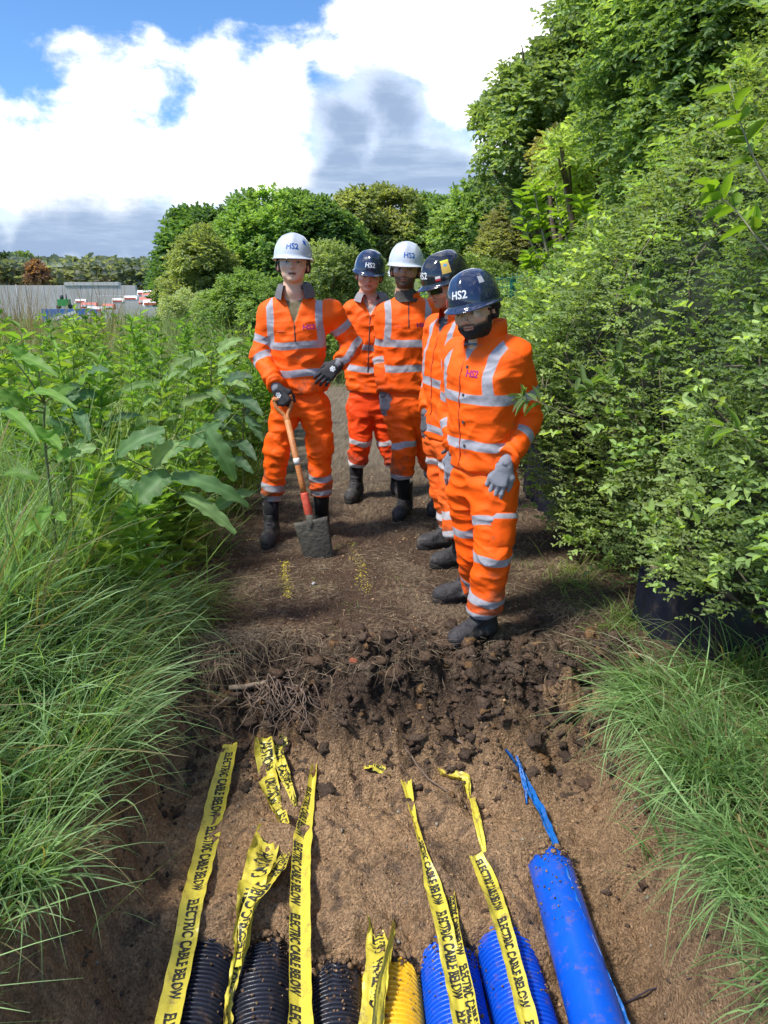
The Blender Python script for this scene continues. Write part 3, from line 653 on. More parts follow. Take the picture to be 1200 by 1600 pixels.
def wrinkle(P, seed, amp, dirs=None, f=6.5):
    q = P * np.array([f, f, f * 1.7]) + seed * 5.3
    w = fbm(np.stack([q[:, 0] + 0.7 * pn(q * .6 + 3), q[:, 1], q[:, 2] + 1.2 * pn(q * .5 + 9)], 1), 3, 0.45)
    r = 1 - np.abs(pn(q * 1.25 + 31)) * 2.2
    return amp * (0.8 * w + 0.9 * np.clip(r, -1, 1) - .2)
def limbt(P, a, b):
    a = np.asarray(a); ab = np.asarray(b) - a; return ((P - a) @ ab) / (ab @ ab), np.linalg.norm(ab)
def eulerR(yaw, pitch, roll, face):
    """head frame: columns X (lateral), Y (forward), Z (up)."""
    f0 = np.array([face[0], face[1], 0]); f0 = unit(f0)
    cy, sy = math.cos(yaw), math.sin(yaw); f1 = np.array([f0[0] * cy - f0[1] * sy, f0[0] * sy + f0[1] * cy, 0])
    z = np.array([0, 0, 1.]); f2 = f1 * math.cos(pitch) + z * math.sin(pitch); z2 = z * math.cos(pitch) - f1 * math.sin(pitch)
    x = np.cross(f2, z2); cr, sr = math.cos(roll), math.sin(roll)
    x3 = x * cr + z2 * sr; z3 = z2 * cr - x * sr
    return np.stack([x3, f2, z3], 1)

# ---- head in its own frame (metres, origin between the eyes' centres, +Y forward)
def head_fn(sp):
    jaw = sp.get('jaw', 1.0); mo = sp.get('mouth', 0.0); ex = sp.get('gaunt', 1.0)
    def f(q):
        d = el(q, (0, -.014, .028), (.078, .096, .090))
        d = smin(d, el(q, (0, .026, -.028), (.065 * ex, .058, .070)), .03)
        d = smin(d, el(q, (0, .026, -.074), (.054 * jaw, .047, .036)), .03)
        d = smin(d, el(q, (0, .062, -.100), (.022, .018, .015)), .022)
        ax = np.abs(q[:, 0]); s = q.copy(); s[:, 0] = ax
        d = smin(d, el(s, (.040, .052, -.030), (.020, .018, .016)), .022)     # cheekbone
        d = smin(d, rc(s, (.002, .081, .018), (.040, .070, .020), .009, .008), .014)  # brow
        d = smax(d, -el(s, (.031, .088, .001), (.016, .012, .0095)), .010)     # sockets
        d = smin(d, el(s, (.031, .073, .000), (.0125, .0125, .0105)), .002)    # eyeball
        d = smin(d, rc(q, (0, .079, .008), (0, .103, -.032), .0065, .0085), .010)     # nose
        d = smin(d, el(s, (.010, .094, -.036), (.0075, .009, .006)), .006)
        d = smin(d, rc(s, (0, .0835, -.0590), (.020, .073, -.0640), .0060, .003), .006)
        d = smin(d, rc(s, (0, .0825, -.0730 - mo), (.018, .072, -.0675 - mo * .5), .0065, .003), .006)
        d = smax(d, -rc(s, (0, .0925, -.0655 - mo * .4), (.019, .079, -.0655 - mo * .3), .0022 + mo * .6, .001), .003)
        e = el(s, (.079, -.012, -.012), (.009, .019, .032)); e = smax(e, -el(s, (.089, -.008, -.008), (.007, .010, .020)), .004)
        d = smin(d, e, .006)
        d = smin(d, rc(q, (0, -.022, -.07), (0, -.040, -.155), .050, .056), .03)
        return d
    return f
def head_cols(q, sp):
    n = len(q); sk = np.array(sp['skin']); c = np.tile(sk, (n, 1)); ax = np.abs(q[:, 0]); x, y, z = q.T
    def blend(m, col): 
        nonlocal c
        m = np.clip(m, 0, 1)[:, None]; c = c * (1 - m) + np.array(col) * m
    red = sk * np.array([1.05, .72, .68])
    blend(.6 * sst(.028, .008, np.sqrt((ax - .040) ** 2 + (y - .062) ** 2 + (z + .03) ** 2)), red)
    blend(.6 * sst(.020, .006, np.sqrt(x ** 2 + (y - .105) ** 2 + (z + .034) ** 2)), red)
    blend(.5 * (ax > .07) * (z < .02), red)
    lip = np.exp(-(((z + .066) / .0105) ** 2) ** 2) * (ax < .021) * (y > .066)
    blend(.85 * lip, sk * np.array([.85, .48, .45]))
    blend(.95 * np.exp(-((z + .0655 + sp.get('mouth', 0) * .4) / (.0018 + sp.get('mouth', 0) * .7)) ** 2) * (ax < .018) * (y > .07), (.035, .012, .01))
    bd = np.array(sp.get('hair', (.05, .03, .02)))
    stub = sp.get('stubble', 0)
    if stub:
        m = sst(-.045, -.060, z + .25 * np.maximum(0, ax - .03) * -1) * (y > -.01) * (1 - lip) * (z > -.125)
        m = np.maximum(m, sst(-.02, -.04, z) * sst(.046, .056, ax) * (y > .0) * (y < .05) * .8); m = np.maximum(m, 1.1 * np.exp(-((z + .051 + .12 * np.maximum(0, ax - .012)) / .0055) ** 2) * sst(.036, .026, ax) * (y > .05) * (1 - lip))
        blend(stub * m, bd)
    br = np.exp(-((z - .0185 - .08 * (ax - .028) * -1 * .4) / .0038) ** 2) * (ax > .012) * (ax < .047) * (y > .05)
    blend(.9 * br, bd)
    ed = np.sqrt(((ax - .031) / .0125) ** 2 + ((z - .000) / .0048) ** 2); eye = (ed < 1) & (y > .06)
    blend(eye * 1., (.48, .45, .42))
    gz = sp.get('gaze', 0.0); ir = np.sqrt((x - np.sign(x) * .031 - gz) ** 2 + (z - .0) ** 2)
    blend(eye * (ir < .0056), sp.get('iris', (.06, .04, .025)))
    blend(.9 * ((ed > .95) & (ed < 1.35) & (z > -.001) & (y > .055)), sk * .25)
    blend(.5 * ((ed > 1) & (ed < 1.35) & (z <= -.001) & (y > .055)), sk * .55)
    return c
def helmet(sp, HP, R, s, root, org, logo=True):
    mt = {'white': WHITEH, 'navy': NAVYH, 'black': BLACKH}[sp['helmet']]
    n, m = 26, 72; V = []; ph = np.linspace(0, 2 * np.pi, m, endpoint=False)
    def surf(th, ph, off=0.0):
        st_, ct = np.sin(th), np.cos(th); x = np.cos(ph); y = np.sin(ph)
        rx, ry, rz = .114 + off, .138 + off, .140 + off
        k = 1 + .0 * x
        ridge = .006 * np.exp(-(x * st_ / .16) ** 2) * np.clip(st_ * 1.6, 0, 1) * np.clip((1 - st_) * 5, 0, 1) * (sp['helmet'] != 'white' or 1)
        ridge2 = .0015 * np.exp(-((np.abs(x) * st_ - .5) / .07) ** 2) * np.clip((1 - st_) * 4, 0, 1)
        g = 1 + (ridge + ridge2) / rx
        return np.stack([rx * st_ ** .86 * x * g, ry * st_ ** .86 * y * g - .006, rz * np.abs(ct) ** .94 * g + .012], -1)
    rings = [surf(np.full(m, t), ph) for t in np.linspace(0.001, np.pi / 2, n)]
    # brim
    fr = np.clip(np.sin(ph), 0, 1)
    for (o, dz) in ((.006, -.004), (.012, -.007), (.014, -.011), (.011, -.013), (.0, -.011)):
        b = surf(np.full(m, np.pi / 2), ph)
        e = o * .7 * (1 + 2.0 * fr ** 2.2); dr = np.stack([np.cos(ph), np.sin(ph), 0 * ph], -1)
        b = b + dr * e[:, None]; b[:, 2] += dz - .010 * fr ** 2 * (o > .005); rings.append(b)
    for t in np.linspace(np.pi / 2, .15, 7): rings.append(surf(np.full(m, t), ph, -.006))
    V = np.concatenate(rings); nr = len(rings); i = np.arange(nr * m).reshape(nr, m); j = np.roll(i, -1, 1)
    F = np.stack([i[:-1], i[1:], j[1:], j[:-1]], -1).reshape(-1, 4)
    W = lambda q: HP + (np.asarray(q) * s * sp.get('hats', .90)) @ R.T
    hat = mk('hard_hat', W(V), F, mt, root, None, None, True, org)
    def on(mesh_v, ph0, th0, scale, off=.0012):
        """lay flat (x right, y up) coordinates on the dome round azimuth ph0, polar th0"""
        rx = .122; x_ = mesh_v[:, 0] * scale; y_ = mesh_v[:, 1] * scale
        return W(surf(th0 - y_ / .14, ph0 + x_ / rx * 1.0, off))
    if logo:
        tv, tf = text_mesh('HS2', 1.0, 1.05, 0.02); tv[:, 0] -= tv[:, 0].max() / 2; tv[:, 1] -= .35
        col = {'white': mat('logo_blue', (.01, .10, .40), .5), 'navy': mat('logo_white', (.75, .77, .8), .5), 'black': mat('logo_white')}[sp['helmet']]
        tv[:, 0] *= 1
        mk('logo', on(tv, np.pi / 2 + sp.get('logo_dx', 0), 1.22, .046), tf, col, hat, None, None, False, org)
    for (px_, th_, w_, h_, cl_) in sp.get('stickers', []):
        g = np.stack(np.meshgrid(np.linspace(-w_ / 2, w_ / 2, 8), np.linspace(-h_ / 2, h_ / 2, 8), indexing='ij'), -1).reshape(-1, 2)
        g = np.concatenate([g, np.zeros((64, 1))], 1); ii = np.arange(64).reshape(8, 8)
        ff = np.stack([ii[:-1, :-1], ii[1:, :-1], ii[1:, 1:], ii[:-1, 1:]], -1).reshape(-1, 4)
        mk('sticker', on(g, px_, th_, 1.0, .0009 + .0004 * (w_ < .03)), ff, mat('sticker_%d_%d' % (int(cl_[0] * 99), int(cl_[2] * 99)), cl_, .5), hat, None, None, True, org)
    # harness: chin strap
    mb = MB()
    for sx_ in (-1, 1):
        pts = [(sx_ * .098, .03, .012), (sx_ * .084, .018, -.03), (sx_ * .070, .012, -.062), (sx_ * .044, .030, -.098), (0, .045, -.110)]
        if not sp.get('strap_under', True): pts = [(sx_ * .098, .03, .012), (sx_ * .090, .010, -.03), (sx_ * .084, .004, -.075), (sx_ * .075, .02, -.125)]
        V_, F_ = tube(W(catmull(pts, 14)), .0034 * s, 6); mb.add(V_, F_)
    V_, F_ = tube(W(catmull([(-.09, -.04, -.0), (-.06, -.112, -.035), (0, -.128, -.045), (.06, -.112, -.035), (.09, -.04, -.0)], 16)), .010 * s, 8); mb.add(V_, F_)
    mb.build('chin_strap', STRAP, hat, True, org)
    return hat, W
def glasses(W, s, root, org, dark=False):
    n = 15; mb = MB()
    for sx_ in (-1, 1):
        g = []
        for a_ in np.linspace(.15, 1.0, n):
            th = a_ * 1.02
            for k, zz in enumerate(np.linspace(.013, -.018 + .006 * abs(a_ - .55), 5)):
                g.append((sx_ * (.074 * math.sin(th) ** 1.0 * 0.98 + .002), .103 - .062 * (1 - math.cos(th)) - .012 * a_ + .002 * k / 4, zz))
        i = np.arange(n * 5).reshape(n, 5); mb.add(W(g), np.stack([i[:-1, :-1], i[1:, :-1], i[1:, 1:], i[:-1, 1:]], -1).reshape(-1, 4))
    gl = mb.build('safety_glasses', DARKL if dark else LENS, root, True, org)
    fr = MB()
    for sx_ in (-1, 1):
        top = [(sx_ * (.074 * math.sin(a_ * 1.02) * .98 + .002), .104 - .062 * (1 - math.cos(a_ * 1.02)) - .012 * a_, .0135) for a_ in np.linspace(0.0, 1.0, 12)]
        V_, F_ = tube(W(top), .0016 * s, 5); fr.add(V_, F_)
        V_, F_ = tube(W([top[-1], (sx_ * .076, .04, .010), (sx_ * .081, .0, .006), (sx_ * .078, -.03, .0)]), .002 * s, 5); fr.add(V_, F_)
    V_, F_ = tube(W([(-.010, .104, .004), (0, .108, .008), (.010, .104, .004)]), .0016 * s, 5); fr.add(V_, F_)
    fr.build('frame', FRM if dark or s < 0 else FRC, gl, True, org)
def hand_prims(w, d, nrm_, side, curl, thumb=(0.6, 0.5), s=1.0, spread=0.0):
    """w wrist, d direction of the knuckles, nrm_ back-of-hand normal, side +1: thumb on +lateral"""
    d = unit(d); nn = unit(nrm_ - d * (np.asarray(nrm_) @ d)); l = np.cross(d, nn) * side; pr = []
    kn = [(.030, .088), (.010, .094), (-.011, .090), (-.031, .080)]
    Ls = [(.040, .026, .022), (.044, .029, .023), (.041, .027, .022), (.032, .021, .020)]
    base = w + d * .012
    for (lx, ky), Lf, cu, i in zip(kn, Ls, curl, range(4)):
        k = w + d * ky * s + l * lx * s; pr.append((base + l * lx * .55 * s, k, .0165 * s, .0135 * s, 0))
        a_ = 0.0; p = k; dd = d; lat = (1.5 - i) * spread
        for sgi, (Lg, c_) in enumerate(zip(Lf, cu)):
            a_ += c_; dirv = d * math.cos(a_) - nn * math.sin(a_) + l * lat
            q = p + unit(dirv) * Lg * s; r0 = (.0105 - .0008 * sgi) * s; pr.append((p, q, r0, r0 - .0009 * s, 1 + i)); p = q
    b0 = w + d * .022 * s + l * .020 * s; t1 = unit(d * .75 + l * .65 - nn * thumb[0] * .5)
    p1 = b0 + t1 * .042 * s; t2 = unit(d * (1 - thumb[1] * .4) + l * (.35 - thumb[1]) - nn * thumb[0]); p2 = p1 + t2 * .030 * s; t3 = unit(t2 + -l * thumb[1] * .6); p3 = p2 + t3 * .026 * s
    pr += [(b0, p1, .018 * s, .013 * s, 5), (p1, p2, .0125 * s, .0115 * s, 6), (p2, p3, .0115 * s, .0095 * s, 6)]
    return pr
def glove(name, w, d, nrm_, side, curl, thumb, fore, mt, root, org, s=1.08, cuffm=None, label=None, spread=.06):
    d = unit(np.asarray(d, float)); nrm_ = np.asarray(nrm_, float); w = np.asarray(w, float)
    pr = hand_prims(w, d, nrm_, side, curl, thumb, s, spread); pr0 = [p for p in pr if p[4] == 0]
    def f(P):
        dm = None
        for p in pr0:
            e = rc(P, *p[:4]); dm = e if dm is None else smin(dm, e, .022)
        for gi in range(1, 7):
            g = None
            for p in pr:
                if p[4] == gi:
                    e = rc(P, *p[:4]); g = e if g is None else smin(g, e, .004)
            if g is not None: dm = smin(dm, g, .006 if gi < 5 else .012)
        return smin(dm, rc(P, w - unit(fore) * -.0 , w + d * .02, .027, .027), .02)
    pts = [p[0] for p in pr] + [p[1] for p in pr]
    P, F = sdf_mesh(f, bounds_axes(pts, [.03] * len(pts), .0030, .01), 2)
    g = mk(name, P, F, mt, root, None, None, True, org)
    if label: g['label'] = label
    if mt is GLB:
        bt = BVHTree.FromPolygons([tuple(p) for p in P], [tuple(int(a_) for a_ in f_) for f_ in F]); nn_ = unit(nrm_ - d * (nrm_ @ d)); l_ = np.cross(d, nn_); c0 = w + d * .050; V2 = []; F2 = []
        for a_ in range(7):
            cc_ = c0 + (0 if a_ == 6 else 1) * .012 * (d * math.cos(a_ * 1.047) + l_ * math.sin(a_ * 1.047)); b0 = len(V2); ok = True
            for k_ in range(6):
                o_ = cc_ + .0062 * (d * math.cos(k_ * 1.047) + l_ * math.sin(k_ * 1.047)) + nn_ * .1; h_ = bt.ray_cast(Vector(o_), Vector(-nn_), .2); V2.append(np.array(h_[0]) + nn_ * .001 if h_[0] else cc_ + nn_ * .02)
            F2.append(tuple(range(b0, b0 + 6)))
        mk('print', V2, F2, mat('logo_white', (.75, .77, .8), .5), g, None, None, False, org)
    fo = unit(fore)
    V_, F_ = tube(np.array([w + d * .022, w + d * .010, w - fo * .02, w - fo * .075]), [.0330, .0345, .0345, .036], 20); mk('cuff', V_, F_, cuffm or GREYC, g, None, None, True, org)
    return g
def boot(ankle, toe, root, org, hgt_=0.19, label=None, sc_=1.0):
    """ankle, toe: points on the ground under ankle and toe tip"""
    a = np.array([ankle[0], ankle[1], h1(ankle[0], ankle[1])]); t = np.array([toe[0], toe[1], 0.]); dr = t - a; dr[2] = 0; dr = unit(dr)
    L_ = 0.20 * sc_; toeP = a + dr * L_; toeP[2] = h1(toeP[0], toeP[1]); z = np.array([0, 0, 1.]); a[2] = max(a[2], toeP[2] - .01)
    sl = (toeP[2] - a[2]) / L_; dr2 = unit(dr + z * sl); la = np.cross(dr, z); heel = a - dr * .075
    R = np.stack([la, dr2, np.cross(la, dr2)], 1)
    def f(P):
        q = (P - a.astype(np.float32)) @ R.astype(np.float32)
        x, y, zz = q.T
        d = el(q, (0, .135, .045), (.052, .075, .050))
        d = smin(d, rc(q, (0, -.03, .05), (0, .10, .055), .045, .044), .03)
        d = smin(d, el(q, (0, -.045, .05), (.040, .045, .055)), .03)
        d = smin(d, rc(q, (0, -.02, .07), (0, -.025, hgt_ + .02), .048, .055), .035)
        d = smin(d, rc(q, (0, .05, .085), (0, .012, .16), .034, .036), .03)
        d = smax(d, -(zz - .018), .006)
        crease = .004 * np.sin(zz * 95 + 12 * y) * np.exp(-((y - .055) / .05) ** 2) + .003 * pn(P * 28 + 4)
        return smax(d + crease, zz - hgt_, .01)
    pts = [a + R @ np.array(q) for q in ((0, .2, .05), (0, -.09, .03), (0, 0, hgt_), (.06, 0, 0), (-.06, 0, 0))]
    P, F = sdf_mesh(f, bounds_axes(pts, [.06] * 5, .0055, .01), 2); b = mk('boot', P, F, BOOT, root, None, None, True, org)
    if label: b['label'] = label
    th = np.linspace(0, 2 * np.pi, 36, endpoint=False); y_ = .065 + .142 * np.sin(th); x_ = (.042 + .012 * np.clip(np.sin(th), -1, 1) - .008 * np.exp(-((np.sin(th) + .2) / .3) ** 2)) * np.sign(np.cos(th)) * np.abs(np.cos(th)) ** .75
    rings = [np.stack([x_ * k, y_ * 1.0 + (k - 1) * .1, np.full_like(x_, zz)], 1) for zz, k in ((-.004, .96), (.004, 1.04), (.022, 1.05), (.030, 1.0))]
    V_ = a + np.concatenate(rings) @ R.T; i = np.arange(4 * 36).reshape(4, 36); j = np.roll(i, -1, 1)
    F_ = [tuple(q) for q in np.stack([i[:-1], j[:-1], j[1:], i[1:]], -1).reshape(-1, 4)] + [tuple(range(36))[::-1], tuple(range(108, 144))]
    mk('sole', V_, F_, SOLE, b, None, None, False, org)
    mb = MB()
    for k in range(6):
        yy = .085 - .016 * k; z0 = .098 + .020 * k + .002
        for s_ in (-1, 1):
            V_, F_ = tube(a + np.array([(s_ * .026, yy - .012, z0 - .012), (0, yy + .008, z0 + .012), (-s_ * .026, yy - .022, z0 + .008)]) @ R.T, .0022, 5); mb.add(V_, F_)
    mb.build('laces', STRAP, b, True, org)
def project_text(s_, size, C_, right, up_, bvh, mt, name, root, org, sx=1.0, depth=.25):
    """lettering laid on a garment: rays go from in front of the chest onto the cloth"""
    tv, tf = text_mesh(s_, size, sx, .001 * size / .03); tv[:, 0] -= tv[:, 0].max() / 2
    right = unit(right); up_ = unit(up_); nn = np.cross(right, up_); V_ = []
    for v in tv:
        o = C_ + right * v[0] + up_ * v[1] + nn * depth; h = bvh.ray_cast(Vector(o), Vector(-nn), 1.0)
        V_.append(np.array(h[0]) + nn * .0016 if h[0] else C_ + right * v[0] + up_ * v[1])
    return mk(name, np.array(V_), tf, mt, root, None, None, False, org)
def person(sp):
    j = {k: np.asarray(v, float) for k, v in sp['j'].items()}
    face = unit(np.array([*sp['face'], 0.0])); org = np.array([*(0.5 * (j['fA'][:2] + j['fB'][:2])), 0.0]); org[2] = h1(org[0], org[1])
    root = empty('person', org, sp['label'], 'person', sp.get('group'))
    N_, H_ = j['N'], j['H']; sd_ = sp['seed']; g = sp.get('girth', 1.0); hs = sp.get('res', .0065)
    u = np.cross([0, 0, 1], face); tw = N_ - H_; Lt = np.linalg.norm(tw)
    w = tw / Lt; u = unit(u - w * (u @ w)); fr = np.cross(u, w)
    hem = sp.get('hem', 0.0)
    keys = [(hem, .180 * g, .130 * g, .0), (hem + .06, .188 * g, .134 * g, .0), (.30, .172 * g, .125 * g, .008), (.55, .190 * g, .130 * g, .012), (.74, .205 * g, .128 * g, .01), (.88, .18 * g, .105 * g, 0), (.97, .11 * g, .080 * g, -.005), (1.02, .075, .065, -.005)]
    S = {}; vopen = sp.get('open', 0.0)
    def torso(P): return loft(P, H_, N_, u, keys)
    def arm(P, s_):
        r = sp.get('sleeve', 1.0)
        d = rc(P, j['S' + s_], j['E' + s_], .071 * r * g, .063 * r); return smin(d, rc(P, j['E' + s_], j['W' + s_], .062 * r, .048 * r), .02)
    arms = [s_ for s_ in 'AB' if ('S' + s_) in j]
    def jac(P):
        d = torso(P)
        for s_ in 'AB':
            if 'S' + s_ in j: d = smin(d, rc(P, j['S' + s_], j['S' + s_] + (j['E' + s_] - j['S' + s_]) * .3, .071 * g, .067 * g), .06)
        d = smin(d, rc(P, j['SA'] + w * .0, j['SB'], .050 * g, .050 * g), .07)
        for s_ in arms:
            e = arm(P, s_); t, l_ = limbt(P, j['E' + s_], j['W' + s_]); e = smax(e, (t - 1.0) * l_, .008); d = smin(d, e, .016)
        q = P - N_.astype(np.float32); z_ = q @ w; x_ = q @ u; y_ = q @ fr
        hole = np.sqrt(x_ ** 2 + (y_ - .0) ** 2) - .062; hole = np.maximum(hole, -z_ - .03)
        d = smax(d, -hole, .01)
        if vopen:
            vv = np.maximum(np.abs(x_) - (.055 + z_ * .055 / vopen), .02 - y_); vv = np.maximum(vv, -(z_ + vopen)); d = smax(d, -np.maximum(vv, -( y_ - .02)) + 1e9 * 0, .004) if 0 else d
        hemw = (H_ + w * Lt * hem).astype(np.float32)
        return smax(d, -((P - hemw) @ w) - .006 * np.sin(8 * ((P - hemw) @ u) * 3), .008)
    pts = [H_, N_, j['SA'], j['SB']]; rd = [.25, .15, .12, .12]
    for s_ in arms: pts += [j['E' + s_], j['W' + s_]]; rd += [.09, .07]
    P, F = sdf_mesh(jac, bounds_axes(pts, rd, hs, .01), 2)
    nr = unit(grad(jac, P))
    tj = ((P - H_) @ w) / Lt; lx = (P - H_) @ u; ly = (P - H_) @ fr
    dt = torso(P.astype(np.float32)); band = np.full(len(P), 1.); armd = {s_: arm(P.astype(np.float32), s_) for s_ in arms}
    isarm = np.zeros(len(P), int)
    for k_, s_ in enumerate(arms): isarm = np.where((armd[s_] < dt) & (armd[s_] < .03) & (np.minimum.reduce([armd[x_] for x_ in arms]) == armd[s_]), k_ + 1, isarm)
    amp = sp.get('wr', .008)
    wr = wrinkle(P, sd_, amp)
    for k_, s_ in enumerate(arms):
        m_ = isarm == k_ + 1; A_ = P[m_]; e = j['E' + s_]; ax_ = unit(j['W' + s_] - j['S' + s_]); al = (A_ - e) @ ax_
        fold = .6 - 1.6 * np.abs(np.sin(al * 38 + 3 * pn(A_ * 9 + sd_))) ** .6 * np.exp(-(al / .11) ** 2); wr[m_] = wr[m_] * .8 + .0055 * fold
        tW, lW = limbt(A_, e, j['W' + s_]); wr[m_] += .005 * np.sin((1 - tW) * lW * 110 + 3 * pn(A_ * 14)) * sst(.45, .9, tW)
    tl = tj[isarm == 0] * Lt
    wr[isarm == 0] += .004 * np.sin(tl * 60 + 3.5 * pn(P[isarm == 0] * 6 + 2 * sd_)) * sst(.32, .05, tj[isarm == 0])
    bw = .022
    for tb in sp['bands']:
        band = np.where(isarm == 0, np.minimum(band, np.abs((tj - tb) * Lt + .010 * pn(P * 6 + 5)) - bw), band)
    if sp.get('brace', True):
        bx = sp.get('bracex', .115); bb = np.maximum(np.abs(np.abs(lx) - bx - .012 * np.sin(tj * 6)) - bw * .95, (max(sp['bands']) - tj) * Lt)
        band = np.where(isarm == 0, np.minimum(band, bb), band)
    for k_, s_ in enumerate(arms):
        for (seg, tb) in sp['abands' + s_]:
            p0, p1 = (j['S' + s_], j['E' + s_]) if seg == 'u' else (j['E' + s_], j['W' + s_]); t_, l_ = limbt(P, p0, p1)
            band = np.where(isarm == k_ + 1, np.minimum(band, np.abs((t_ - tb) * l_) - bw), band)
    shirt = np.full(len(P), 1.)
    zz = (P - N_) @ w
    if vopen:
        shirt = np.where((ly > 0.02) & (isarm == 0), np.abs(lx) - .062 * (1 + zz / vopen), 1.); shirt = np.where(zz > -.03, np.minimum(shirt, np.where(ly > 0, np.abs(lx) - .06, 1.)), shirt); 
        wr = wr - .010 * sst(.004, -.004, shirt)
    P = P + nr * wr[:, None]
    jk = mk('jacket', P, F, sp['jm'], root, np.tile(np.array(sp.get('shirt', (.1, .09, .05))), (len(P), 1)), {'band': band, 'shirt': shirt, 'dirt': np.clip(.5 - tj, -1, 1)}, True, org)
    bvh = BVHTree.FromPolygons([tuple(p) for p in P], [tuple(int(a_) for a_ in f) for f in F])
    # front zip
    if sp.get('zip', 0):
        zl = sp['zip']; mb = MB(); pp = []
        for t_ in np.linspace(-(vopen or .03), -(vopen or .03) - zl, 16):
            o = N_ + w * t_ + u * sp.get('zipx', 0) + fr * .3; h = bvh.ray_cast(Vector(o), Vector(-fr), 1.0)
            if h[0]: pp.append(np.array(h[0]) + fr * .001)
        if len(pp) > 3: V_, F_ = tube(np.array(pp), .0032, 6); mk('zip', V_, F_, sp.get('zipm', STRAP), jk, None, None, True, org)
    for (dx, t_) in sp.get('snaps', []):
        o = H_ + w * Lt * t_ + u * dx + fr * .35; h = bvh.ray_cast(Vector(o), Vector(-fr), 1.0)
        if h[0]: c_ = np.array(h[0]); nn_ = np.array(h[1]); V_, F_ = tube(np.array([c_ - fr * .002, c_ + fr * .004]), .007, 10); mk('snap', V_, F_, STRAP, jk, None, None, False, org)
    if sp.get('logo'):
        lx_, lt_, sz = sp['logo']
        project_text('HS2', sz, H_ + w * Lt * lt_ + u * lx_, u, w, bvh, mat('logo_magenta', (.30, .010, .14), .6), 'chest_logo', jk, org, 1.15)
    if sp.get('logo2'):
        lx_, lt_, sz = sp['logo2']
        project_text('~~~~', sz, H_ + w * Lt * lt_ + u * lx_, u, w, bvh, mat('logo_pink', (.95, .22, .16), .6), 'chest_print', jk, org, 1.0)
    # collar
    ck = sp.get('collar'); 
    if ck:
        m_, op, hh, fl, cmat = ck   # opening half angle, height, flare
        n_ = 34; ang = np.linspace(op, 2 * np.pi - op, n_); V_ = []
        prof = [(.066, -.03), (.070, .0), (.072, hh * .55), (.072 + fl * .3, hh), (.078 + fl * .7, hh * .9), (.084 + fl, hh * .35), (.088 + fl * 1.15, -.01)] if fl > .02 else [(.070, -.04), (.070, hh * .4), (.070 + fl, hh), (.076 + fl, hh), (.079 + fl, hh * .4), (.082 + fl, -.05)]
        for a_ in ang:
            dn = u * math.sin(a_) + fr * math.cos(a_) * 1.05; e = abs(a_ - np.pi) / (np.pi - op)
            for (r_, z_) in prof: 
                r2 = r_ * g ** .5 + (.012 * e ** 4 if r_ > .07 else 0); V_.append(N_ + dn * r2 + w * (z_ - .020 * e ** 2) - fr * .008)
        k_ = len(prof); i = np.arange(n_ * k_).reshape(n_, k_); V_ = np.array(V_); V_ += .003 * np.stack([pn(V_ * 20), pn(V_ * 20 + 5), pn(V_ * 20 + 9)], 1)
        Fq = np.stack([i[:-1, :-1], i[:-1, 1:], i[1:, 1:], i[1:, :-1]], -1).reshape(-1, 4)
        cb = mk('collar', np.concatenate([V_, V_ * 1.0 ]), Fq, cmat, jk, None, {'band': np.ones(2 * len(V_)), 'shirt': np.ones(2 * len(V_)), 'dirt': -np.ones(2 * len(V_))}, True, org)
    # trousers
    tk = sp['tk']; tb_ = sp['tbands']; gl_ = sp.get('leg', 1.0)
    hc = 0.5 * (j['hA'] + j['hB']); up_t = H_ + w * Lt * hem + w * .04
    def legf(P, s_):
        a_, b_, c_ = j['h' + s_], j['k' + s_], j['a' + s_]
        d = rc(P, a_, b_, .104 * gl_, .083 * gl_); d = smin(d, rc(P, b_, c_, .083 * gl_, .074 * gl_), .03)
        t, l_ = limbt(P, b_, c_); return smax(d, (t - 1.0) * l_, .012)
    pk = [(0, .150 * g, .110 * g, 0), (.4, .165 * g, .118 * g, 0), (1.0, .160 * g, .112 * g, 0)]
    lowc = hc - w * .03
    def tro(P):
        a_ = legf(P, 'A'); b_ = legf(P, 'B'); d = smin(a_, b_, .012)
        return smin(d, loft(P, lowc, up_t, u, pk), .05)
    pts = [up_t, hc]; rd = [.2, .2]
    for s_ in 'AB': pts += [j['h' + s_], j['k' + s_], j['a' + s_]]; rd += [.13, .11, .10]
    P, F = sdf_mesh(tro, bounds_axes(pts, rd, hs, .01), 2); nr = unit(grad(tro, P)); Pf = P.astype(np.float32)
    la_, lb_ = legf(Pf, 'A'), legf(Pf, 'B'); onA = la_ < lb_; wr = wrinkle(P, sd_ + 3, amp * 1.15); band = np.full(len(P), 1.); dirt = np.zeros(len(P))
    for s_, m_ in (('A', onA), ('B', ~onA)):
        Q = P[m_]; tt, ll = limbt(Q, j['k' + s_], j['a' + s_]); al = tt * ll
        ph_ = 3.2 * pn(Q * 7 + sd_ + 2); bunch = sst(.25, .95, tt)
        wr[m_] += -.006 * np.abs(np.sin(al * 34 + ph_ * 1.8 + 9 * (Q @ u))) ** .6 * bunch * (1 + pn(Q * 9 + 7)) - .005 * np.abs(np.sin(al * 45 + ph_ * 1.5 - 9 * (Q @ u))) ** .6 * np.exp(-(al / .10) ** 2) + .010 * bunch * sst(1.0, .85, tt)
        dirt[m_] = np.clip(tt * 1.3, -.6, 1.0)
        b_ = np.full(len(Q), 1.)
        for (s2, seg, t_) in tb_:
            if s2 == s_:
                tq, lq = (tt, ll) if seg == 's' else limbt(Q, j['h' + s_], j['k' + s_])
                b_ = np.minimum(b_, np.abs((tq - t_) * lq + .012 * pn(Q * 9 + 3)) - .021)
        band[m_] = b_
    P = P + nr * wr[:, None]
    tr = mk('trousers', P, F, tk, root, None, {'band': band, 'shirt': np.ones(len(P)), 'dirt': dirt}, True, org)
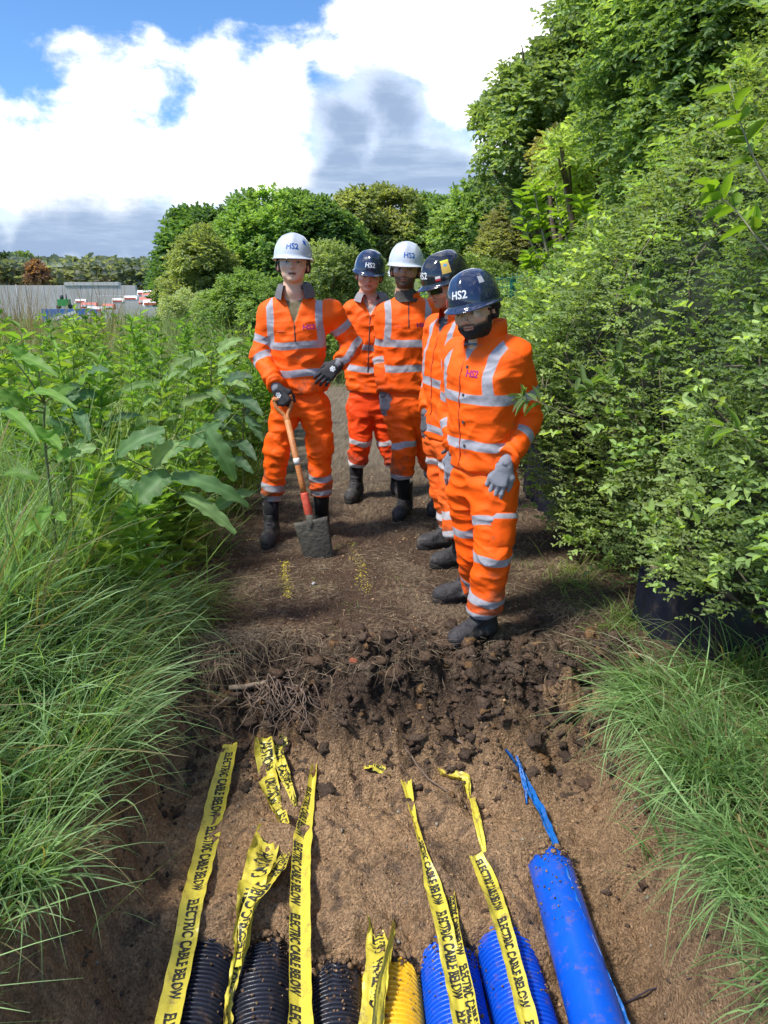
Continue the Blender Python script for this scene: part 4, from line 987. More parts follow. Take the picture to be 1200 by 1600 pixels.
    if sp.get('pockets'):
        bt = BVHTree.FromPolygons([tuple(p) for p in P], [tuple(int(a_) for a_ in f) for f in F])
        for (s_, side, t_, wd, hg) in sp['pockets']:
            a_, b_ = j['h' + s_], j['k' + s_]; ax_ = unit(b_ - a_); lat = unit(side - ax_ * (side @ ax_)); acr = np.cross(ax_, lat); c_ = a_ + (b_ - a_) * t_; g_ = []; n_ = 9
            for yy in np.linspace(-.5, .5, n_):
                for xx in np.linspace(-.5, .5, n_):
                    o = c_ + ax_ * hg * yy + acr * wd * xx; h = bt.ray_cast(Vector(o + lat * .3), Vector(-lat), .6); e = .010 if abs(xx) < .45 and abs(yy) < .45 else -.004
                    if yy < -.12 and e > 0: e = .014
                    g_.append((np.array(h[0]) if h[0] else o + lat * .08) + lat * e)
            i = np.arange(81).reshape(9, 9); ff = np.stack([i[:-1, :-1], i[:-1, 1:], i[1:, 1:], i[1:, :-1]], -1).reshape(-1, 4)
            yb = np.repeat(np.linspace(-.5, .5, 9), 9) * hg
            pk_ = mk('pocket', g_, ff, tk, tr, None, {'band': np.abs(yb + hg * .38) - .012 if sp.get('pband') else np.ones(81), 'shirt': np.ones(81), 'dirt': np.zeros(81)}, True, org)
    # boots
    for s_ in 'AB':
        boot(j['f' + s_], j['f' + s_] + np.array([*sp['toe' + s_], 0]), root, org, sp.get('booth', .22))
        # dark sock / trouser lining between boot and trouser
        V_, F_ = tube(np.array([np.array([j['f' + s_][0], j['f' + s_][1], .10]), j['a' + s_] + np.array([0, 0, .04])]), [.045, .052], 16); mk('sock', V_, F_, mat('sock', (.012, .012, .016), .95, bump=.5, bscale=120), root, None, None, True, org)
    # body: one continuous figure
    hp = j['head']; s = sp.get('hs', 1.1); R = eulerR(sp.get('yaw', 0), sp.get('pitch', 0), sp.get('roll', 0), face); hf = head_fn(sp)
    Rf = R.astype(np.float32)
    def toh(P):
        q = ((P - hp.astype(np.float32)) @ Rf) / s; q[:, 2] = np.where(q[:, 2] < 0, q[:, 2] * 1.2, q[:, 2]); return q
    bk = [(0, .13, .09, 0), (.3, .125, .085, 0), (.7, .15, .095, 0), (.9, .10, .07, 0), (1.0, .055, .05, 0)]
    nb_ = hp + R @ np.array([0, -.038, -.14]) * s
    def bod(P):
        d = hf(toh(P)) * s
        d = smin(d, rc(P, nb_, N_ - w * .03, .055, .062), .03)
        d = smin(d, loft(P, H_, N_, u, bk), .04)
        for s_ in 'AB':
            if 'S' + s_ in j and 'E' + s_ in j:
                d = smin(d, rc(P, j['S' + s_], j['E' + s_], .045, .036), .03); d = smin(d, rc(P, j['E' + s_], j['W' + s_], .032, .020), .02)
            a_, b_, c_ = j['h' + s_], j['k' + s_], np.array([j['f' + s_][0], j['f' + s_][1], .12]); d = smin(d, rc(P, a_, b_, .075, .052), .03); d = smin(d, rc(P, b_, c_, .046, .018), .02)
        return d
    allp = np.array([N_, H_, hp, j['fA'], j['fB'], j['kA'], j['kB'], j['SA'], j['SB']] + [j[k + s_] for s_ in arms for k in 'EW']); lo = allp.min(0) - .14; hi = allp.max(0) + .16; lo[2] = .05
    ch = .022; fh = sp.get('hres', .0030); e = .115 * s
    axs = [linestep(lo[d], hi[d], fh, max(lo[d], hp[d] - e), hp[d] + e, ch) for d in range(2)] + [linestep(lo[2], hi[2], fh, hp[2] - .155 * s, hp[2] + .06 * s, ch)]
    P, F = sdf_mesh(bod, axs, 2); q = toh(P); cH = head_cols(q, sp)
    mk('body', P, F, SKIN, root, cH, None, True, org)
    # hair and beard
    def cap(fn, name, col, e=.118):
        ax_ = [np.arange(hp[d] - e * s * 1.15, hp[d] + e * s * 1.15, .0035) for d in range(3)]
        P, F = sdf_mesh(lambda A: fn(toh(A)) * s, ax_, 1)
        if len(P) < 20: return
        P = P + unit(grad(lambda A: fn(toh(A)) * s, P)) * (.0016 * fbm(P * 160, 2))[:, None]
        mk(name, P, F, HAIR, root, np.tile(np.array(col), (len(P), 1)) * (1 + .3 * pn(P * 90))[:, None], None, True, org)
    def hairf(q):
        d = hf(q) - .006; x, y, z = q.T
        reg = np.minimum(np.maximum(y - (-.005 - .0 * z), -z - .055), 1.)      # back and nape
        side_ = np.maximum(np.maximum(y - .030, -z - .005), -(np.abs(x) - .05)); reg = np.minimum(reg, side_)
        reg = np.maximum(reg, -(hf(q) + .012)); return smax(d, reg, .003)
    cap(hairf, 'hair', sp['hair'])
    if sp.get('beard'):
        bb = sp['beard']
        def beardf(q):
            x, y, z = q.T; ax_ = np.abs(x)
            full = np.maximum(z + .060 + .9 * np.maximum(0, .040 - ax_) * .5 * (ax_ < .04), -(y + .005)); full = np.maximum(full, -z - .122)
            jaw = np.maximum(np.maximum(z + .025, -(ax_ - .056)), np.abs(y - .015) - .018); mou = np.maximum(np.abs(z + .051) - .0045, ax_ - .030); mou = np.maximum(mou, .05 - y)
            reg = np.minimum(full, jaw); mh = np.maximum(np.maximum(np.abs(z + .0665) - .009, ax_ - .021), .06 - y)
            reg = np.maximum(reg, -mh)
            ch_ = .004 * np.exp(-((z + .10) / .03) ** 2) * np.exp(-(x / .04) ** 2) * (y > .02)
            return smax(smax(hf(q) - bb - ch_, reg, .004), -(hf(q) + .008), .002)
        cap(beardf, 'beard', sp['hair'], .128)
    hat, W = helmet(sp, hp + R @ np.array([0, 0, sp.get('hatz', .020)]) * s, R @ Rx(sp.get('hatp', 0)), s, root, org)
    Wh = lambda qq: hp + (np.asarray(qq) * s) @ R.T
    if sp.get('glasses'): glasses(Wh, s, root, org, sp['glasses'] == 'dark')
    if sp.get('snood'):
        V_ = []; n_ = 36; base_ = nb_ + (hp - nb_) * sp.get('snoodup', .22)
        for k_, (t_, r_) in enumerate(((0, .058), (.2, .069), (.45, .074), (.75, .080), (1.0, .090))):
            c_ = base_ * (1 - t_) + (N_ - w * .035 + fr * .01) * t_
            for a_ in np.linspace(0, 2 * np.pi, n_, endpoint=False): V_.append(c_ + (u * math.cos(a_) + fr * math.sin(a_)) * (r_ + .004 * math.sin(3 * a_ + 9 * t_)) + w * .006 * math.sin(2 * a_ + 5 * t_))
        i = np.arange(5 * n_).reshape(5, n_); jn = np.roll(i, -1, 1); mk('neck_scarf', V_, np.stack([i[:-1], i[1:], jn[1:], jn[:-1]], -1).reshape(-1, 4), sp['snood'], root, None, None, True, org)
    for gg in sp.get('gloves', []):
        glove('glove', j['W' + gg['s']] + unit(gg['d']) * .015, gg['d'], gg['n'], gg['side'], gg['curl'], gg.get('thumb', (.5, .4)), j['W' + gg['s']] - j['E' + gg['s']], gg['m'], root, org, gg.get('sz', 1.08), gg.get('cuff'))
    return root, W
def Rx(a_):
    c_, s_ = math.cos(a_), math.sin(a_); return np.array([[1, 0, 0], [0, c_, -s_], [0, s_, c_]])
relax = [(.25, .35, .25), (.28, .4, .3), (.32, .42, .3), (.35, .45, .3)]
fist = [(1.25, 1.35, .9), (1.3, 1.4, .9), (1.3, 1.4, .95), (1.35, 1.4, .95)]
# ------------------------------------------------------------------ the five men
def man1():
    Y = 4.62
    j = dict(N=PY(461, 459, Y), H=PY(470, 612, Y), SA=PY(425, 490, Y), SB=PY(517, 489, Y), EA=PY(407, 556, Y - .02), WA=PY(431, 602, Y - .20),
             EB=PY(551, 540, Y + .06), WB=PY(532, 566, Y - .14), hA=PY(446, 640, Y), hB=PY(493, 640, Y), kA=PY(433, 706, Y - .04), kB=PY(499, 704, Y - .03), aA=PY(425, 779, Y + .0), aB=PY(502, 774, Y), head=PY(458, 413, Y - .05))
    j['fA'] = PZ(424, 838, .02); j['fB'] = PZ(503, 822, .02)
    sp = dict(j=j, face=(0.0, -1), seed=1, label='man in a white hard hat, hand on hip, holding a spade', group='workmen in orange high visibility clothing standing on the path',
        helmet='white', skin=(.80, .50, .36), hair=(.07, .045, .03), gaunt=.95, jaw=.95, mouth=.005, stubble=.0, pitch=rad(6), yaw=rad(4), roll=rad(2), glasses='clear', jm=HV, tk=HV, bands=(.22, .50), abandsA=[('u', .62), ('f', .20)], abandsB=[('u', .42), ('u', .92)],
        open=.17, bracex=.155, shirt=(.16, .13, .07), zip=.10, collar=(0, .55, .070, .034, GREYC), logo=(.085, .66, .038), tbands=[('A', 's', .70), ('A', 's', .93), ('B', 's', .55), ('B', 's', .88)], toeA=(-.02, -1), toeB=(.1, -1), res=.006, leg=.92, girth=.92,
        stickers=[(np.pi / 2 + .75, 1.0, .022, .026, (.02, .12, .55))], logo2=(-.085, .635, .02), booth=.25,
        gloves=[dict(s='A', d=PY(447, 634, Y - .24) - PY(431, 602, Y - .20), n=(-.55, -.75, .35), side=-1, curl=fist, m=GLB, cuff=mat('cuff_grey', (.2, .2, .22), .9), thumb=(.9, .8), sz=1.12),
                dict(s='B', d=PY(510, 586, Y - .17) - PY(532, 566, Y - .14), n=(.25, -.9, .4), side=1, curl=[(.35, .6, .4)] * 4, m=GLB, cuff=mat('cuff_grey'), thumb=(.8, .3), sz=1.08)],
        pockets=[('A', np.array([-1., -.5, 0]), .85, .13, .16), ('B', np.array([1., -.45, 0]), .85, .13, .16)])
    r, W = person(sp); return j
J1 = man1()
def man2():
    Y = 5.6
    j = dict(N=PY(581, 466, Y), H=PY(575, 612, Y), SA=PY(552, 486, Y), SB=PY(610, 486, Y), EA=PY(549, 560, Y + .05), WA=PY(553, 602, Y - .02), EB=PY(622, 555, Y + .05), WB=PY(618, 600, Y),
             hA=PY(563, 640, Y), hB=PY(597, 640, Y), kA=PY(564, 688, Y - .03), kB=PY(606, 688, Y), aA=PY(557, 727, Y), aB=PY(618, 727, Y), head=PY(577, 430, Y - .04))
    j['fA'] = PZ(556, 772, .02); j['fB'] = PZ(622, 768, .02)
    sp = dict(j=j, face=(-.05, -1), seed=2, label='man in a navy hard hat with open jacket, half hidden behind two others', group='workmen in orange high visibility clothing standing on the path',
        helmet='navy', skin=(.80, .37, .25), hair=(.20, .15, .10), jaw=1.08, pitch=rad(-8), yaw=rad(3), roll=rad(6), glasses='clear', jm=HV, tk=HR, bands=(.26, .50), abandsA=[('u', .75), ('f', .3)], abandsB=[('u', .75), ('f', .3)],
        open=.12, shirt=(.42, .33, .30), zip=.4, collar=(0, .5, .05, .045, mat('grey_lining', (.24, .22, .235), .85, bump=.2)), tbands=[('A', 's', .0), ('A', 's', .93), ('B', 's', .0), ('B', 's', .93)], toeA=(-.25, -1), toeB=(.3, -1), girth=.88, brace=False,
        gloves=[dict(s='A', d=(0, -.1, -1), n=(-.9, -.4, 0), side=1, curl=relax, m=GLD), dict(s='B', d=(0, -.1, -1), n=(.9, -.4, 0), side=-1, curl=relax, m=GLD)], booth=.24)
    person(sp)
def man3():
    Y = 5.02
    j = dict(N=PY(637, 463, Y), H=PY(636, 612, Y), SA=PY(606, 492, Y), SB=PY(672, 488, Y), EA=PY(598, 560, Y + .02), WA=PY(600, 612, Y - .06), EB=PY(684, 556, Y + .04), WB=PY(680, 610, Y - .05),
             hA=PY(622, 640, Y), hB=PY(655, 640, Y), kA=PY(632, 700, Y - .05), kB=PY(664, 696, Y + .1), aA=PY(628, 745, Y - .02), aB=PY(682, 742, Y + .12), head=PY(634, 422, Y - .05))
    j['fA'] = PZ(632, 798, .02); j['fB'] = PZ(684, 792, .02)
    sp = dict(j=j, face=(.03, -1), seed=3, label='bearded man in a white hard hat, grey gloved arm hanging, middle of the group', group='workmen in orange high visibility clothing standing on the path',
        helmet='white', skin=(.50, .28, .17), hair=(.035, .026, .020), jaw=.96, gaunt=.93, pitch=rad(2), yaw=rad(-8), roll=rad(3), glasses='clear', jm=HV, tk=HV, bands=(.27, .53), abandsA=[('u', .62), ('f', .10)], abandsB=[('u', .7), ('f', .3)],
        zip=.16, collar=(0, .35, .035, .004, HV), bracex=.14, logo=(.085, .70, .036), tbands=[('A', 's', .93), ('A', 'u', .92), ('B', 's', .8)], toeA=(-.32, -1), toeB=(-.3, -1), stubble=.85, snood=mat('snood_dark', (.06, .055, .05), .9, var=.5, vscale=40), girth=.9,
        gloves=[dict(s='A', d=PY(606, 650, Y - .08) - PY(600, 612, Y - .06), n=(-.35, -.9, 0), side=-1, curl=relax, m=GLG), dict(s='B', d=(0, -.1, -1), n=(.9, -.4, 0), side=-1, curl=relax, m=GLG)], logo2=(-.07, .70, .018), logo_dx=.25, booth=.24)
    person(sp)
def man4():
    Y = 4.22; f = unit(np.array([-.88, -.47])); u = np.array([-f[1], f[0], 0])
    N_ = PY(712, 497, Y); H_ = PY(702, 690, Y)
    SA = N_ - u * .175 - [0, 0, .065]; SB = N_ + u * .175 - [0, 0, .065]
    j = dict(N=N_, H=H_, SA=SA, SB=SB, EA=SA + [-.03, .02, -.29], EB=SB + [.02, 0, -.29])
    j['WA'] = j['EA'] + [-.12, -.05, -.19]; j['WB'] = j['EB'] + [-.10, -.04, -.21]
    j['WA'] = PY(668, 640, Y + .02)
    j.update(hA=H_ - u * .085 + [0, 0, -.02], hB=H_ + u * .085 + [0, 0, -.02])
    j['fB'] = PZ(722, 878, .02); j['fA'] = PZ(700, 850, .02)
    j['kA'] = PY(694, 768, Y + .06); j['kB'] = PY(708, 775, Y - .10); j['aA'] = PY(708, 826, Y + .06); j['aB'] = PY(716, 842, Y - .16)
    j['head'] = PY(697, 446, Y - .02)
    sp = dict(j=j, face=tuple(f), seed=4, label='man in profile, black hard hat with yellow label, behind the nearest man', group='workmen in orange high visibility clothing standing on the path',
        helmet='black', skin=(.70, .37, .24), hair=(.05, .03, .02), stubble=.4, pitch=rad(-16), yaw=rad(-2), roll=rad(0), glasses='dark', jm=HV, tk=HD, bands=(.12, .50), abandsA=[('u', .75), ('f', .3)], abandsB=[('u', .75), ('f', .3)],
        open=.08, shirt=(.10, .09, .10), zip=.45, hats=.93, zipm=mat('seam', (.45, .05, .01), .8), collar=(0, .5, .075, .006, HV), tbands=[('A', 's', .55), ('A', 's', .9), ('B', 's', .4), ('B', 's', .85), ('B', 'u', .35), ('A', 'u', .35)], toeA=(-1, -.25), toeB=(-1, -.35), girth=1.0, hem=.04,
        stickers=[(2.80, 1.06, .046, .066, (.62, .42, .08)), (2.80, .80, .052, .012, (.60, .68, .02)), (2.80, .98, .02, .014, (.1, .3, .5)), (2.4, 1.36, .026, .012, (.75, .7, .7)), (2.4, 1.44, .026, .009, (.6, .02, .03))],
        gloves=[dict(s='A', d=(-.1, -.1, -1), n=(-.9, -.4, 0), side=1, curl=relax, m=GLD), dict(s='B', d=(-.1, -.1, -1), n=(.4, -.9, 0), side=-1, curl=relax, m=GLD)], booth=.16, logo_dx=.0)
    person(sp)
def man5():
    Y = 3.36; f = unit(np.array([-.83, -.56])); u = np.array([-f[1], f[0], 0])
    N_ = PY(759, 526, Y); H_ = PY(754, 733, Y)
    SA = PY(722, 552, Y + .12); SB = PY(802, 556, Y - .07)
    j = dict(N=N_, H=H_, SA=SA, SB=SB, EA=PY(706, 640, Y + .16), WA=PY(712, 700, Y + .05), EB=PY(826, 655, Y + .0), WB=PY(792, 716, Y - .16))
    j.update(hA=PY(732, 762, Y + .07), hB=PY(772, 762, Y - .07), kA=PY(742, 862, Y + .10), kB=PY(770, 865, Y - .15), aA=PY(746, 922, Y + .22), aB=PY(754, 958, Y - .12))
    j['fB'] = PZ(752, 985, .02); j['fA'] = PZ(735, 932, .02); j['head'] = PY(742, 485, Y - .06)
    sp = dict(j=j, face=tuple(f), seed=5, label='nearest man, black bearded, navy hard hat and long orange coat', group='workmen in orange high visibility clothing standing on the path',
        helmet='navy', skin=(.76, .45, .30), hair=(.035, .027, .022), jaw=1.05, pitch=rad(-8), yaw=rad(24), roll=rad(-9), glasses='clear', jm=HV, tk=HV, bands=(.23, .58), bracex=.15, abandsA=[('u', .75), ('f', .4)], abandsB=[('u', .56), ('f', .42)],
        open=.10, shirt=(.30, .30, .33), zip=.5, zipx=-.01, zipm=mat('seam', (.45, .05, .01), .8), collar=(0, .45, .075, .008, HV), logo=(.060, .735, .040), tbands=[('B', 'u', .50), ('B', 's', .02), ('B', 's', .70), ('B', 's', .97), ('A', 'u', .6), ('A', 's', .6), ('A', 's', .95)], toeA=(-1, -.12), toeB=(-.72, -.55), beard=.003, stubble=.9, girth=.98, sleeve=1.02, leg=1.03, hem=.02,
        snood=mat('snood_grey', (.22, .22, .24), .9, var=.4, vscale=40), snoodup=.1, booth=.15, hres=.0026, res=.0055, wr=.0075, snaps=[(.02, .80), (.02, .60), (.02, .40), (.02, .22), (.10, .02)],
        gloves=[dict(s='B', d=PY(770, 770, Y - .19) - PY(792, 716, Y - .16), n=(-.15, -.95, .2), side=-1, curl=relax, m=GLG, cuff=GLG, sz=1.12, thumb=(.4, .2)), dict(s='A', d=(-.1, -.1, -1), n=(-.4, -.6, 0), side=1, curl=relax, m=GLG)],
        stickers=[(np.pi / 2 + 1.0, .85, .030, .036, (.35, .36, .40))], pockets=[('B', np.array([.6, -.8, 0]), .62, .16, .17)], pband=True)
    person(sp)
man2(); man3(); man4(); man5()
# ------------------------------------------------------------------ spade held by the first man
def spade():
    g0 = J1['WA'] + unit(PY(447, 634, 4.38) - PY(431, 602, 4.42)) * .085      # grip in the fist
    tip = PZ(500, 878, -.01); tip[2] = h1(tip[0], tip[1]) - .02
    up_ = unit(g0 - tip); Ls = np.linalg.norm(g0 - tip); lat = unit(np.cross(up_, [0, -1, .2])) ; fr = np.cross(lat, up_)
    if lat[0] < 0: lat = -lat; fr = np.cross(lat, up_)
    if fr[1] > 0: fr = -fr
    root = empty('spade', tip, 'muddy spade with worn wooden handle, held by the first man', 'spade')
    WD = mat('spade_wood', (.50, .19, .06), .5, var=.25, vscale=25, bump=.2); RD = mat('spade_red', (.62, .09, .05), .6, var=.3, vscale=40, dirt=(.3, .25, .2), dirta=.6)
    ML = mat('spade_blade', (.085, .080, .065), .75, var=.35, vscale=20, dirt=(.17, .13, .09), dirts=12, dirta=.8, bump=.5, bscale=40)
    at = lambda s_, x_=0, y_=0: tip + up_ * s_ + lat * x_ + fr * y_
    mb = MB(); V_, F_ = tube([at(.42), at(Ls * .5), at(Ls - .13)], [.0185, .018, .0185], 14); mb.add(V_, F_); mb.build('shaft', WD, root, True, tip)
    mb = MB()
    V_, F_ = tube(catmull([at(Ls - .14, 0), at(Ls - .10, .012), at(Ls - .05, .045), at(Ls, .052)], 12), [.017] * 3 + [.012] * 6 + [.011] * 3, 10); mb.add(V_, F_)
    V_, F_ = tube(catmull([at(Ls - .14, 0), at(Ls - .10, -.012), at(Ls - .05, -.045), at(Ls, -.052)], 12), [.017] * 3 + [.012] * 6 + [.011] * 3, 10); mb.add(V_, F_)
    V_, F_ = tube([at(Ls, -.06), at(Ls, .06)], .0145, 12); mb.add(V_, F_); mb.build('handle', WD, root, True, tip)
    V_, F_ = tube([at(.30), at(.31), at(.43), at(.44)], [.022, .025, .024, .021], 14); mk('grip', V_, F_, RD, root, None, None, True, tip)
    V_, F_ = tube([at(.615), at(.655)], .0192, 14); mk('sticker', V_, F_, mat('sticker_white', (.7, .7, .68), .6), root, None, None, True, tip)
    n, m = 14, 14; V = []; 
    for a_ in np.linspace(0, 1, n):
        for b_ in np.linspace(-1, 1, m):
            w_ = .088 + .018 * a_; y_ = -.022 * (1 - b_ * b_) + .012 * (1 - a_); zz = a_ * .27 - .012 * b_ * b_ * (1 - a_)
            V.append(at(zz, w_ * b_ , -y_ - .03 * (1 - a_) ** 2))
    V = np.array(V); V2 = V - fr * .0035; i = np.arange(n * m).reshape(n, m); F = np.stack([i[:-1, :-1], i[1:, :-1], i[1:, 1:], i[:-1, 1:]], -1).reshape(-1, 4)
    rim = list(i[0]) + list(i[1:, -1]) + list(i[-1, ::-1][1:]) + list(i[::-1, 0][1:]); side = [(rim[k], rim[(k + 1) % len(rim)], rim[(k + 1) % len(rim)] + n * m, rim[k] + n * m) for k in range(len(rim))]
    mk('blade', np.concatenate([V, V2]), [tuple(q) for q in F] + [tuple(q + n * m)[::-1] for q in F] + side, ML, root, None, None, True, tip)
    V_, F_ = tube([at(.20, 0, .004), at(.25, 0, .006), at(.31, 0, 0)], [.010, .024, .023], 12); mk('socket', V_, F_, ML, root, None, None, True, tip)
spade()
# ------------------------------------------------------------------ leaves
GAIN = 2.1
def leafV(P, D, Nn, Ln, Wd, cols, curl=0.15):
    """six-cornered folded leaves"""
    n = len(P); D = unit(D); Nn = unit(Nn - D * (Nn * D).sum(1)[:, None]); S_ = np.cross(D, Nn)
    L1 = Ln[:, None]; W1 = Wd[:, None]
    V = np.empty((n, 6, 3)); up = Nn * W1 * .35
    V[:, 0] = P; V[:, 3] = P + D * L1 - Nn * L1 * curl
    V[:, 1] = P + D * L1 * .28 + S_ * W1 * .46 + up; V[:, 2] = P + D * L1 * .66 + S_ * W1 * .40 + up - Nn * L1 * curl * .4
    V[:, 5] = P + D * L1 * .28 - S_ * W1 * .46 + up; V[:, 4] = P + D * L1 * .66 - S_ * W1 * .40 + up - Nn * L1 * curl * .4
    i = np.arange(n * 6).reshape(n, 6)
    F = np.concatenate([i[:, [0, 3, 2, 1]], i[:, [0, 5, 4, 3]]]); return V.reshape(-1, 3), F, np.repeat(cols, 6, axis=0)
def rdir(n): return unit(rng.normal(size=(n, 3)))
def sprigs(P, out, k, spl, ll, lw, cols, up=.5, jit=.9, cvar=.3, lift=.0):
    """k leaves along a short twig at each point"""
    n = len(P); D = unit(out + jit * .6 * rdir(n) + np.array([0, 0, lift])); t = np.tile(np.linspace(.1, 1, k), n)
    Pi = np.repeat(P, k, 0) + np.repeat(D, k, 0) * (np.repeat(spl, k) * t)[:, None]; Pi[:, 2] -= np.repeat(spl, k) * t ** 2 * .25
    sgn = np.tile(np.where(np.arange(k) % 2, 1., -1.), n)[:, None]
    Sd = np.cross(np.repeat(D, k, 0), np.array([0, 0, 1.])); LD = unit(np.repeat(D, k, 0) * .6 + Sd * sgn * .8 + jit * .5 * rdir(n * k))
    Nn = unit(np.array([0, 0, up]) + np.repeat(unit(out), k, 0) * .4 + jit * .55 * rdir(n * k))
    l_ = np.repeat(ll, k) * rng.uniform(.65, 1.15, n * k)
    c = np.repeat(cols, k, 0) * (1 + cvar * (rng.random((n * k, 1)) - .5) * 2)
    c = c * GAIN * np.array([1.10, 1.0, .88]); gy_ = c.mean(1, keepdims=True); c = c + (gy_ - c) * .26
    return leafV(Pi, LD, Nn, l_, l_ * lw, np.clip(c, 0.005, 1))
class LB:
    def __init__(s): s.V = []; s.F = []; s.C = []; s.n = 0
    def add(s, V, F, C): s.V.append(V); s.F.append(F + s.n); s.C.append(C); s.n += len(V)
    def build(s, name, mt, parent=None, origin=None): return mk(name, np.concatenate(s.V), np.concatenate(s.F), mt, parent, np.concatenate(s.C), None, False, origin)
def colmix(P, base, alt, f, seed=0, top=None):
    m = sst(-.5, .6, pn(P * f + seed))[:, None]; return np.array(base) * (1 - m) + np.array(alt) * m
def trunk(pts, r0, r1, n=16, seg=9):
    C = catmull(pts, n); C[1:-1] += .04 * np.stack([pn(C * 2)[1:-1], pn(C * 2 + 7)[1:-1], 0 * pn(C)[1:-1]], 1); return tube(C, np.linspace(r0, r1, n), seg)
def crown_tree(name, label, cat, Y, blobs_, nsp, leaf, base_col, alt_col, base_px=None, lw=.5, k=6, group=None, gap=-.25, tr=.12, dy=1.0, fine=2.2, inner=.35):
    """blobs_: (px, py, radius px[, depth offset]) seen from the path, each given its own distance"""
    B = []
    for b in blobs_:
        yy = Y + (b[3] if len(b) > 3 else rng.uniform(-dy, dy)); c_ = PY(b[0], b[1], yy); B.append((c_, b[2] * yy / FPX))
    cen = np.mean([b[0] for b in B], 0); bx, by = (base_px, Y) if base_px is None else (PY(base_px, 430, Y)[0], Y)
    if base_px is None: bx = cen[0]
    org = np.array([bx, by, h1(bx, by) - .05]); root = empty(name, org, label, cat, group)
    w_ = np.array([r ** 2 for c_, r in B]); ch = rng.choice(len(B), nsp, p=w_ / w_.sum())
    C = np.array([b[0] for b in B])[ch]; R_ = np.array([b[1] for b in B])[ch]; d = rdir(nsp); d[:, 2] = np.where(d[:, 2] < -.5, -d[:, 2], d[:, 2]); d = unit(d)
    rad_ = np.where(rng.random(nsp) < inner, rng.uniform(.45, .85, nsp), rng.uniform(.85, 1.02, nsp)) * (1 + .28 * pn(C + d * 3.1) + .16 * pn((C + d * R_[:, None]) * fine))
    P = C + d * (R_ * rad_)[:, None] * np.array([1, 1, .92])
    keep = pn(P * fine * .8 + 11) > gap; P = P[keep]; d = d[keep]; n = len(P)
    P = P[P[:, 2] > org[2] + .1] if False else P
    cols = 1.25 * colmix(P, base_col, alt_col, fine * .45, 3) * (1 + .25 * pn(P * fine * 1.6))[:, None]
    lb = LB(); lb.add(*sprigs(P, d, k, np.full(n, leaf * 2.2), np.full(n, leaf), lw, cols, up=.55)); lb.build('crown', LEAF, root, org)
    mb = MB(); top = cen.copy(); fork = org + (top - org) * .35 + [0, 0, .1]
    V_, F_ = trunk([org - [0, 0, .3], org + (fork - org) * .5, fork], tr, tr * .75); mb.add(V_, F_)
    for c_, r in B:
        V_, F_ = trunk([fork, (fork + c_) / 2 + [0, 0, -.1], c_, c_ + (c_ - fork) * .12], tr * .5, tr * .08, 12, 6); mb.add(V_, F_)
        for _ in range(3):
            e = c_ + rdir(1)[0] * r * .8; V_, F_ = tube([c_ + (fork - c_) * .25, (c_ + e) / 2, e], [tr * .2, tr * .12, tr * .04], 5); mb.add(V_, F_)
    mb.build('trunk', BARK, root, True, org); return root
G1 = (.050, .115, .022); G2 = (.105, .190, .038); GD = (.028, .068, .018); GO = (.120, .140, .045); GB = (.19, .30, .045)
# ------------------------------------------------------------------ hedge along the right of the path
HH = np.array([0, .3, .6, 1.0, 1.4, 1.9, 2.5, 3.2, 4.2, 5.4]); HX = np.array([1.36, 1.26, 1.17, 1.13, 1.25, 1.68, 2.05, 2.28, 2.65, 3.3])
def hedge_pt(y, h, dep=0.0):
    x = np.interp(h, HH, HX) + .10 * sst(3.4, 2.4, y) - .25 * sst(6.5, 10, y) * sst(1.3, .3, h)
    q = np.stack([y * .8, h * .9, y * 0], 1); x = x + .30 * pn(q + 3) + .11 * pn(q * 2.7 + 8) + dep
    x = x + .5 * sst(8.0, 10.5, y) * sst(1.0, 2.5, h) + .6 * sst(5.0, 8.0, y) * sst(.8, 1.6, h)
    return np.stack([x, y, h + .10], 1)
org = np.array([1.9, 6, 0.1]); hedge = empty('hedge', org, 'tall dense green hedge leaning over the right side of the path', 'hedge')
def hedge_layer(n, dep, ll, k, base, alt, seed, ymin=1.75, ymax=11.5):
    y = ymin + (ymax - ymin) * rng.random(n) ** 1.75; h = 5.4 * rng.random(n) ** 1.15
    P = hedge_pt(y, h, dep + .05 * rng.normal(size=n))
    clear = (h < .33 + .12 * pn(P * 5)) & (y < 3.5) | (y < 2.5) & (h < .6) | ((y > 4.7) & (y < 5.7) & (h < .50 + .1 * pn(P * 4)))
    keep = ~clear & (pn(P * 3.3 + seed) > -.62); P = P[keep]; n = len(P); yy = y[keep]
    out = np.tile(np.array([-1., -.12, .35]), (n, 1)) + .5 * rdir(n)
    cl = colmix(P, base, alt, 1.1, seed) * (1 + .35 * pn(P * 2.6 + seed))[:, None]
    s_ = (.85 + .45 * sst(3, 8, yy)) * rng.uniform(.7, 1.25, n) * (1 + .35 * (pn(P * .9 + 40) > .15))
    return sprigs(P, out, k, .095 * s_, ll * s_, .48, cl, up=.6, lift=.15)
lb = LB()
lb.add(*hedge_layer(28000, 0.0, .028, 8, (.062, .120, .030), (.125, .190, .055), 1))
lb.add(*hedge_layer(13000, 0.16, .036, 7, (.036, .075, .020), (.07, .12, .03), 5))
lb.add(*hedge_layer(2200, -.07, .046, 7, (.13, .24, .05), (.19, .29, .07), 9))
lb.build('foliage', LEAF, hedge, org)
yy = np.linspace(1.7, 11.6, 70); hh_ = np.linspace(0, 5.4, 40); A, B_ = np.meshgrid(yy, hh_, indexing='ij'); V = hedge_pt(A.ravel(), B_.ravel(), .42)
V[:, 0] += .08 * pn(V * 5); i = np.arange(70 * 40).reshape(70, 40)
V2 = V + [.8, 0, 0]; nV = len(V); q0 = np.stack([i[:-1, :-1], i[:-1, 1:], i[1:, 1:], i[1:, :-1]], -1).reshape(-1, 4)
